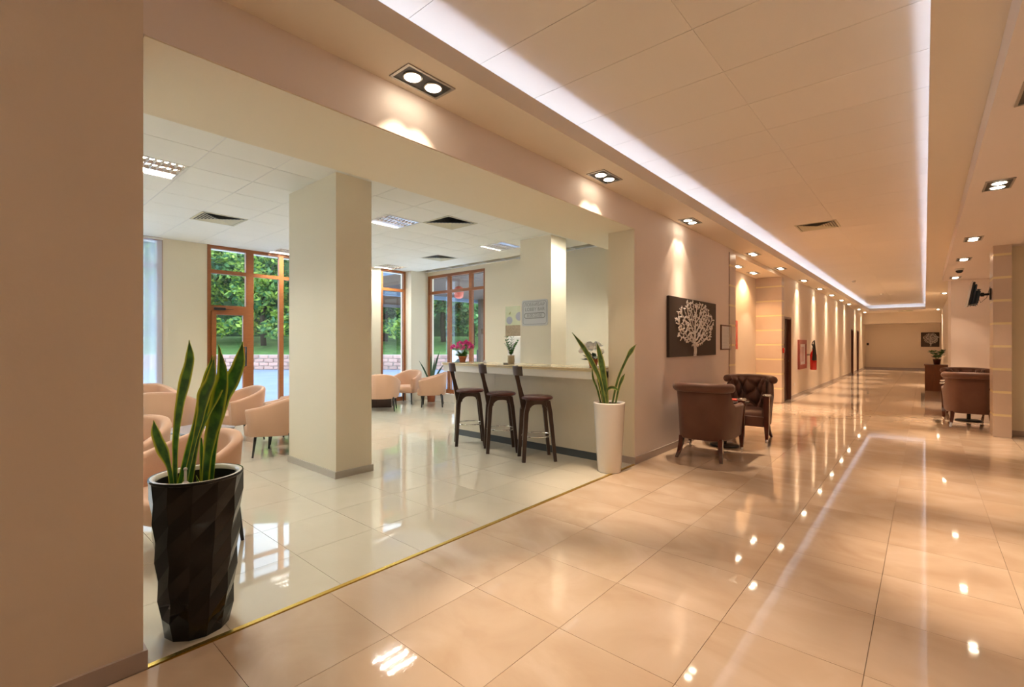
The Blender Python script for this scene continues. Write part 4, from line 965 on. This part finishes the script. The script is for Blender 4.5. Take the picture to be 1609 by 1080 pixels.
# ---- brown tufted armchairs
def armchair(label, loc, rz, group):
    t = thing('armchair', label, 'armchair', loc, rz, group)
    W, D, YF = 0.71, 0.75, 0.36
    def zt(u):
        a = abs(2 * u - 1)                      # 0 at back centre, 1 at the arm front
        k = min(max((a - 0.56) / 0.22, 0), 1); k = k * k * (3 - 2 * k)
        return 0.90 * (1 - k) + 0.70 * k - 0.02 * a
    ushell(W, D, YF, 0.085, 0.25, zt, 44, 0.62, 0.95, 0.02).build('shell', M_VELVET, t)
    # rolled top of the back
    P = []; n = 44
    for i in range(n + 1):
        u = i / n; a = abs(2 * u - 1)
        if a > 0.66: continue
        x, y = path_u(W + 0.02, D + 0.02, YF, PI * u, 0.62); P.append((x, y - 0.0, 0.905 - 0.015 * a))
    rl = MB(); rl.tube(P, 0.058, 14, cap=True)
    for e in (P[0], P[-1]): rl.sphere(e, 0.058, 12, 8)
    rl.build('top_roll', M_VELVET, t)
    # deep-buttoned inner back
    nu, nv = 66, 26; rows_ = []; btn = []
    def diam(u, v):
        # diamond lattice: fold lines are low, middles high
        a = u * 9; b = v * 3.2
        p = a + b; q_ = a - b
        f = abs(math.sin(PI * p / 2)) * abs(math.sin(PI * q_ / 2))
        return f ** 0.45
    for j in range(nv + 1):
        v = j / nv; row = []
        for i in range(nu + 1):
            u = 0.20 + 0.60 * i / nu
            z = 0.45 + (0.93 - 0.45) * v - (0.0 if v < 0.9 else 0)
            x, y = path_u(W - 0.17, D - 0.085, YF, PI * u, 0.62)
            C_ = Vector((0, YF - 0.45 * D)); d = (C_ - Vector((x, y))).normalized()
            k = diam(i / nu, v) * 0.09 - 0.035
            ed = min(1, 6 * (1 - v), 8 * min(i, nu - i) / nu)
            back = -0.02 if v > 0.93 else 0
            row.append((x + d.x * (k * ed + back), y + d.y * (k * ed + back), min(z, 0.925 + 0.01 * math.sin(v))))
        rows_.append(row)
    MB().loft(rows_, False, False, True, closed=False).build('tufted_back', M_VELVET, t)
    bm_ = MB().sphere((0, 0, 0), 0.011, 8, 5).mesh('button', M_VELVET)
    for jj in range(0, 4):
        for ii in range(0, 10):
            if (ii + jj) % 2: continue
            uu = ii / 9; vv = jj / 3.2
            if uu < 0.05 or uu > 0.95 or vv > 0.95 or vv < 0.05: continue
            u = 0.20 + 0.60 * uu; x, y = path_u(W - 0.17, D - 0.085, YF, PI * u, 0.62)
            C_ = Vector((0, YF - 0.45 * D)); d = (C_ - Vector((x, y))).normalized()
            o = bpy.data.objects.new('button', bm_); COL.objects.link(o); o.parent = t; o.location = (x - d.x * 0.006, y - d.y * 0.006, 0.45 + 0.48 * vv)
    pl = [(path_u(W - 0.17, D - 0.10, YF - 0.005, PI * i / 24, 0.72)) for i in range(25)]
    cushion(MB(), pl, 0.27, 0.46, 0.03).build('seat', M_VELVET, t)
    MB().rbox(-W / 2 + 0.06, W / 2 - 0.06, YF - 0.03, YF + 0.005, 0.25, 0.40, 0.01).build('front_rail', M_VELVET, t)
    for s_ in (-1, 1):
        x = s_ * (W / 2 - 0.022)
        MB().tube([(x, YF + 0.02, 0.08), (x, YF + 0.02, 0.25), (x, YF + 0.02, 0.70)], [0.017, 0.030, 0.036], sq=True).build('front_post', M_MAHOG, t)
        MB().lathe([(0.056, 0.70), (0.06, 0.712), (0.05, 0.728), (0.001, 0.733)], 16, (x, YF + 0.02)).build('chrome_cap', M_CHROME, t)
        MB().tube([(x, YF + 0.02, 0.0), (x, YF + 0.02, 0.085)], [0.016, 0.024], 10).build('chrome_foot', M_CHROME, t)
        MB().tube([(s_ * 0.235, -0.27, 0.27), (s_ * 0.24, -0.285, 0.17), (s_ * 0.255, -0.32, 0.07), (s_ * 0.27, -0.375, 0.0)], [0.028, 0.025, 0.02, 0.015], sq=True).build('rear_leg', M_MAHOG, t)
    return t
GV = 'brown buttoned armchairs in pairs'
A0 = armchair('brown velvet armchair seen from behind, nearest below the tree picture', (-2.13, 6.28, 0), math.radians(3), GV)
dup(A0, (-2.04, 7.78, 0), math.radians(183), 'brown buttoned armchair facing the camera beside the left niche')
dup(A0, (0.60, 11.52, 0), math.radians(0), 'dark brown armchair seen from behind beside the tiled pilaster')
dup(A0, (0.62, 13.05, 0), math.radians(180), 'brown buttoned armchair facing the camera on the right, mostly hidden')
def ctable(label, loc, g):
    t = thing('round_table', label, 'table', loc, 0, g)
    MB().lathe([(0.19, 0), (0.20, 0.012), (0.17, 0.025), (0.03, 0.03)], 32).build('base', M_BLACKM, t)
    MB().tube([(0, 0, 0.028), (0, 0, 0.62)], 0.03, 16).build('column', M_CHROME, t)
    MB().lathe([(0.30, 0.625), (0.325, 0.63), (0.33, 0.645), (0.32, 0.655), (0.001, 0.656)], 40).lathe([(0.06, 0.61), (0.07, 0.625)], 16).build('table_top', M_TABG, t)
    return t
TB = ctable('small round dark table with chrome column between the left brown armchairs', (-2.14, 7.03, 0), 'small round tables between armchairs')
dup(TB, (0.62, 12.28, 0), 0, 'small round dark table with chrome column between the right brown armchairs')
cd_ = thing('table_menu', 'red folded card on the left round table', 'menu', (-2.06, 7.0, 0.657), 0.5)
MB().box(-0.17, 0.17, -0.11, 0.11, 0, 0.004).build('cover', M_REDT, cd_); MB().box(-0.12, 0.125, -0.085, 0.085, 0.0042, 0.007).build('pages', M_PAPER, cd_).parent = cd_
MB().box(-0.17, 0.17, -0.11, 0.11, 0.0072, 0.010).build('front_cover', M_REDT, cd_)

# ---- television
tv = thing('television', 'small tilted flat television on a wall arm, seen from its side', 'television', (0.80, 10.72, 2.24))
Mt = Matrix.Translation((-0.22, 0, 0.0)) @ Matrix.Rotation(math.radians(9), 4, 'Y')
MB().rbox(-0.03, 0.0, -0.27, 0.27, -0.18, 0.19, 0.008, Mt).build('screen_panel', M_TVB, tv)
MB().rbox(-0.04, -0.031, -0.285, 0.285, -0.195, 0.205, 0.004, Mt).build('silver_bezel', M_TVS, tv)
MB().rbox(0.001, 0.03, -0.23, 0.23, -0.17, 0.16, 0.012, Mt).rbox(0.03, 0.085, -0.18, 0.18, -0.165, 0.09, 0.03, Mt).build('rear_housing', mat('tv_blue_grey_plastic', (0.045, 0.07, 0.10), 0.25), tv)
MB().tube([(-0.18, 0, 0), (-0.10, 0.02, 0), (-0.02, 0, 0)], 0.018, 8).box(-0.12, -0.08, 0.0, 0.04, -0.03, 0.03).build('arm', M_BLACKM, tv)
B(-0.02, 0.0, -0.05, 0.05, -0.09, 0.09).build('wall_plate', M_BLACKM, tv)
MB().tube([(-0.16, 0, -0.02), (-0.12, 0, -0.13), (-0.05, 0, -0.05), (-0.01, 0.02, 0.12)], 0.004, 5).build('cable', M_BLACKM, tv)

# ---- desk and plant
dk = thing('console_desk', 'brown wooden console desk at the far right of the corridor', 'desk', (0.32, 19.6, 0))
MB().box(-0.32, 0.31, -0.30, -0.26, 0.0, 0.77).build('front_panel', M_DESK, dk)
MB().box(-0.32, -0.29, -0.26, 0.32, 0, 0.77).build('side_panel', M_DESK, dk); MB().box(0.28, 0.31, -0.26, 0.32, 0, 0.77).build('side_panel', M_DESK, dk)
MB().rbox(-0.34, 0.325, -0.33, 0.34, 0.77, 0.80, 0.005).build('desk_top', M_DESK, dk)
B(-0.29, 0.28, 0.25, 0.27, 0.0, 0.75).build('back_panel', M_DESK, dk)
dp = thing('potted_plant', 'small bushy green plant in a dark red pot on the far desk', 'plant', (0.28, 19.5, 0.80))
MB().lathe([(0.07, 0), (0.095, 0.15), (0.10, 0.17), (0.088, 0.17), (0.08, 0.14)], 20, (0, 0), True, False).build('pot', M_DOOR, dp)
MB().lathe([(0.088, 0.14), (0.001, 0.15)], 16, (0, 0), False, True).build('soil', M_SOIL, dp)
fl_ = MB()
for i in range(9):
    a = i * 2.4; pts = [Vector((0.13 * math.cos(a) * u, 0.13 * math.sin(a) * u, 0.13 + (0.22 + 0.03 * (i % 3)) * u)) for u in (0, 0.4, 0.75, 1)]
    fl_.tube([tuple(p) for p in pts], 0.004, 5)
    for p in pts[1:]:
        for k in range(5):
            b_ = a + rr.uniform(-2, 2); simple_leaf(fl_, p, Vector((math.cos(b_), math.sin(b_), rr.uniform(0.0, 0.9))), 0.11, 0.06)
fl_.build('foliage', M_LEAF, dp)['kind'] = 'stuff'

# ================================================================== OUTSIDE
def vw(xc, Z, z): p = RT * xc + FW * Z; return (p.x, p.y, z)
g = MB()
g.add([vw(-70, 6.0, -0.22), vw(-10.6, 6.0, -0.22), vw(-3.2, 14.5, -0.22), vw(2, 22, -0.22), vw(6, 60, -0.22), vw(-70, 60, -0.22)], [(0, 1, 2, 3, 4, 5)])
struct('ground', g, M_ROAD, 'pale road outside the windows')
bank = MB()
bank.add([vw(-46, 30.4, 0.62), vw(3, 30.4, 0.62), vw(3, 37, 2.0), vw(-46, 37, 2.0)], [(0, 1, 2, 3)])
struct('ground', bank, M_GRASS, 'grassy bank behind the low stone wall')
struct('ground', MB().add([vw(-60, 37, 1.5), vw(4, 37, 1.5), vw(4, 43, 15), vw(-60, 43, 15)], [(0, 1, 2, 3)]), M_BACKG, 'dark wooded slope behind the trees')
sw = thing('garden_wall', 'low pink stone retaining wall across the road', 'wall', (0, 0, 0))
MB().add([vw(x, Z, z) for z in (-0.22, 0.74) for x, Z in ((-46, 30.06), (3, 30.06), (3, 30.4), (-46, 30.4))], [(0, 1, 5, 4), (1, 2, 6, 5), (2, 3, 7, 6), (3, 0, 4, 7), (4, 5, 6, 7), (3, 2, 1, 0)]).build('mortar_core', M_MORT, sw)
bme = MB().rbox(-0.29, 0.29, -0.05, 0.05, -0.105, 0.105, 0.02).mesh('stone_block', M_BRICK)
seen = [(-21.5, -13.5), (-9.0, -6.2), (-5.8, -1.2)]
rest = MB(); nb = 0
for r_ in range(4):
    x = -46 + (0.3 if r_ % 2 else 0)
    while x < 3:
        vis = any(a < x < b for a, b in seen)
        if vis and nb < 290:
            o = bpy.data.objects.new('stone_block', bme); COL.objects.link(o); o.parent = sw; o.location = vw(x, 30.03 + rng.uniform(-0.02, 0.02), -0.10 + 0.235 * r_); o.rotation_euler = (rng.uniform(-0.03, 0.03), rng.uniform(-0.04, 0.04), TH); o.scale = (rng.uniform(0.85, 1.0), 1, rng.uniform(0.85, 1.0)); nb += 1
        elif not vis:
            M_ = Matrix.Translation(vw(x, 30.03, -0.10 + 0.235 * r_)) @ Matrix.Rotation(TH, 4, 'Z'); rest.box(-0.28, 0.28, -0.05, 0.05, -0.1, 0.1, M_)
        x += 0.61
rest.build('other_stone_blocks', M_BRICK, sw)['kind'] = 'stuff'
# foliage material with light and dark leaves
def leafy(name, c1, c2):
    m = bpy.data.materials.new(name); m.use_nodes = True; nt = m.node_tree; b = nt.nodes['Principled BSDF']; N = nt.nodes; L = nt.links
    geo = N.new('ShaderNodeNewGeometry'); nz = N.new('ShaderNodeTexNoise'); nz.inputs['Scale'].default_value = 0.9; nz.inputs['Detail'].default_value = 3
    L.new(geo.outputs['Position'], nz.inputs['Vector'])
    ad = N.new('ShaderNodeMath'); ad.operation = 'ADD'; ml = N.new('ShaderNodeMath'); ml.operation = 'MULTIPLY_ADD'; ml.inputs[1].default_value = 0.35; ml.inputs[2].default_value = -0.17
    L.new(geo.outputs['Random Per Island'], ml.inputs[0]); L.new(nz.outputs['Fac'], ad.inputs[0]); L.new(ml.outputs[0], ad.inputs[1])
    cr = N.new('ShaderNodeValToRGB'); cr.color_ramp.elements[0].position = 0.38; cr.color_ramp.elements[1].position = 0.66; cr.color_ramp.elements[0].color = (*c1, 1); cr.color_ramp.elements[1].color = (*c2, 1)
    L.new(ad.outputs[0], cr.inputs[0]); L.new(cr.outputs[0], b.inputs['Base Color']); b.inputs['Roughness'].default_value = 0.6
    return m
ML = [leafy('tree_foliage_green', (0.025, 0.11, 0.045), (0.16, 0.38, 0.10)), leafy('tree_foliage_yellow', (0.04, 0.17, 0.06), (0.40, 0.58, 0.08))]
def crown_mesh(seed, m, H=8.0):
    rr = random.Random(seed); mb = MB()
    cl = [(rr.uniform(-1.5, 1.5), rr.uniform(-1.1, 1.1), rr.uniform(1.0, H), rr.uniform(0.7, 1.25)) for _ in range(30)]
    vs = []; fs = []
    for cx, cy, cz, R_ in cl:
        for i in range(230):
            a = rr.uniform(0, 2 * PI); b = math.acos(rr.uniform(-1, 1)); r = R_ * rr.uniform(0.55, 1.0)
            p = Vector((cx + r * math.sin(b) * math.cos(a), cy + r * math.sin(b) * math.sin(a), cz + r * math.cos(b) * 0.7))
            d = Vector((rr.uniform(-1, 1), rr.uniform(-1, 1), rr.uniform(-0.8, 0.3))).normalized(); s_ = d.cross(Vector((rr.uniform(-1, 1), rr.uniform(-1, 1), rr.uniform(-1, 1)))).normalized()
            L_ = rr.uniform(0.14, 0.26); W_ = L_ * 0.45; o = len(vs)
            vs += [p - d * L_, p + s_ * W_, p + d * L_, p - s_ * W_]; fs.append((o, o + 1, o + 2, o + 3))
    mb.add(vs, fs, False)
    return mb.mesh('foliage', m)
CR = [crown_mesh(1, ML[0]), crown_mesh(2, ML[1]), crown_mesh(3, ML[0], 6.5)]
tm = MB().tube([(0, 0, 0), (0.1, 0, 1.6), (-0.05, 0.1, 3.4), (0.1, 0, 6.5)], [0.2, 0.17, 0.13, 0.05], 8)
for a in (0.4, 2.3, 4.4): tm.tube([(0, 0, 2.4), (1.0 * math.cos(a), 1.0 * math.sin(a), 4.2), (1.8 * math.cos(a), 1.6 * math.sin(a), 5.4)], [0.09, 0.06, 0.03], 6)
tm = tm.mesh('trunk', M_TRUNK)
trees = [(-25.5, 34.5), (-22.3, 33.2), (-19.8, 35.0), (-17.4, 33.0), (-14.8, 34.6), (-12.0, 33.4), (-9.3, 34.5), (-7.2, 33.0), (-5.0, 34.4), (-2.8, 33.2), (-0.4, 34.6)]
tl = ['leftmost behind the curtain', 'left half of the glazed door', 'above the glazed door', 'right of the glazed door', 'hidden mostly by the near pillar', 'behind the near pillar', 'left in the narrow window', 'right in the narrow window', 'left in the tall window', 'middle of the tall window', 'right in the tall window']
for i, (x, Z) in enumerate(trees):
    m = CR[[1, 1, 0, 1, 0, 2, 0, 1, 0, 0, 2][i]]
    p = vw(x, Z, 0.9 + (Z - 31) * 0.2); t = thing('tree', 'leafy green tree on the bank outside, ' + tl[i], 'tree', p, i * 1.3, 'trees on the bank outside')
    o = bpy.data.objects.new('foliage', m); COL.objects.link(o); o.parent = t; o['kind'] = 'stuff'
    o = bpy.data.objects.new('trunk', tm); COL.objects.link(o); o.parent = t
# porch beyond the tall window
pc = thing('porch_canopy', 'dark porch canopy with posts outside the tall window', 'canopy', (0, 0, -0.22))
B(-13.5, -6.5, 8.3, 13.5, 3.42, 3.75).build('roof_slab', M_CANOPY, pc); B(-13.7, -13.5, 8.3, 13.7, 3.3, 3.85).build('fascia', M_CANBL, pc); B(-13.5, -6.5, 13.5, 13.7, 3.0, 3.75).build('fascia', M_CANOPY, pc)
for x, y in ((-13.3, 13.3), (-10.5, 13.3), (-11.4, 13.3), (-7.4, 13.3)): B(x - 0.08, x + 0.08, y - 0.08, y + 0.08, 0, 3.42).build('post', M_CANOPY, pc)
B(-13.3, -6.5, 13.26, 13.34, 2.05, 2.25).build('beam', M_CANOPY, pc)
cv = thing('garden_pavilion', 'blue-grey fascia of a flat roof seen through the narrow window', 'roof', (-14.6, 9.9, 0), 0)
B(-1.0, 0.2, -1.7, 1.9, 3.15, 4.4).build('fascia', M_CANBL, cv); B(-1.0, 0.2, -1.7, 1.9, 2.85, 3.15).build('beam', M_CANOPY, cv)
for yq in (-1.3, 1.4): B(-0.5, -0.3, yq - 0.1, yq + 0.1, -0.22, 2.85).build('post', M_CANOPY, cv)
fn_ = thing('railing', 'low dark railing with pale blue panels outside the tall window', 'railing', (0, 0, -0.22))
for i in range(8):
    x = -15.2 + 1.15 * i; B(x - 0.04, x + 0.04, 14.96, 15.04, 0, 1.35).build('post', M_BLACKM, fn_)
    if i < 7: B(x + 0.10, x + 1.05, 14.98, 15.02, 1.42, 1.85).build('panel', M_PANEL, fn_)
B(-15.24, -7.1, 14.97, 15.03, 1.35, 1.40).build('top_rail', M_BLACKM, fn_); B(-15.24, -7.1, 14.97, 15.03, 0.5, 0.55).build('bottom_rail', M_BLACKM, fn_)
bx = thing('sign_board', 'white board with a dark print outside the left light of the tall window', 'board', (-11.7, 10.6, -0.22), 0.9)
MB().rbox(-0.28, 0.28, -0.03, 0.03, 0.75, 1.45, 0.01).build('board', M_PAPER, bx); MB().add([(-0.2, -0.032, 0.95), (0.05, -0.032, 0.9), (0.2, -0.032, 1.2), (0.0, -0.032, 1.15)], [(0, 1, 2, 3)]).build('print', M_PLINTH, bx)
for x in (-0.24, 0.24): B(x - 0.02, x + 0.02, -0.02, 0.02, 0, 0.75).build('leg', M_BLACKM, bx)
ln_ = thing('lantern', 'red paper lantern hanging under the porch canopy', 'lantern', (-9.88, 9.0, 2.72))
MB().lathe([(0.06, 0), (0.12, 0.04), (0.14, 0.17), (0.12, 0.30), (0.06, 0.34)], 20).build('shade', M_LANT, ln_); MB().tube([(0, 0, 0.34), (0, 0, 0.475)], 0.004, 5).build('cord', M_BLACKM, ln_)
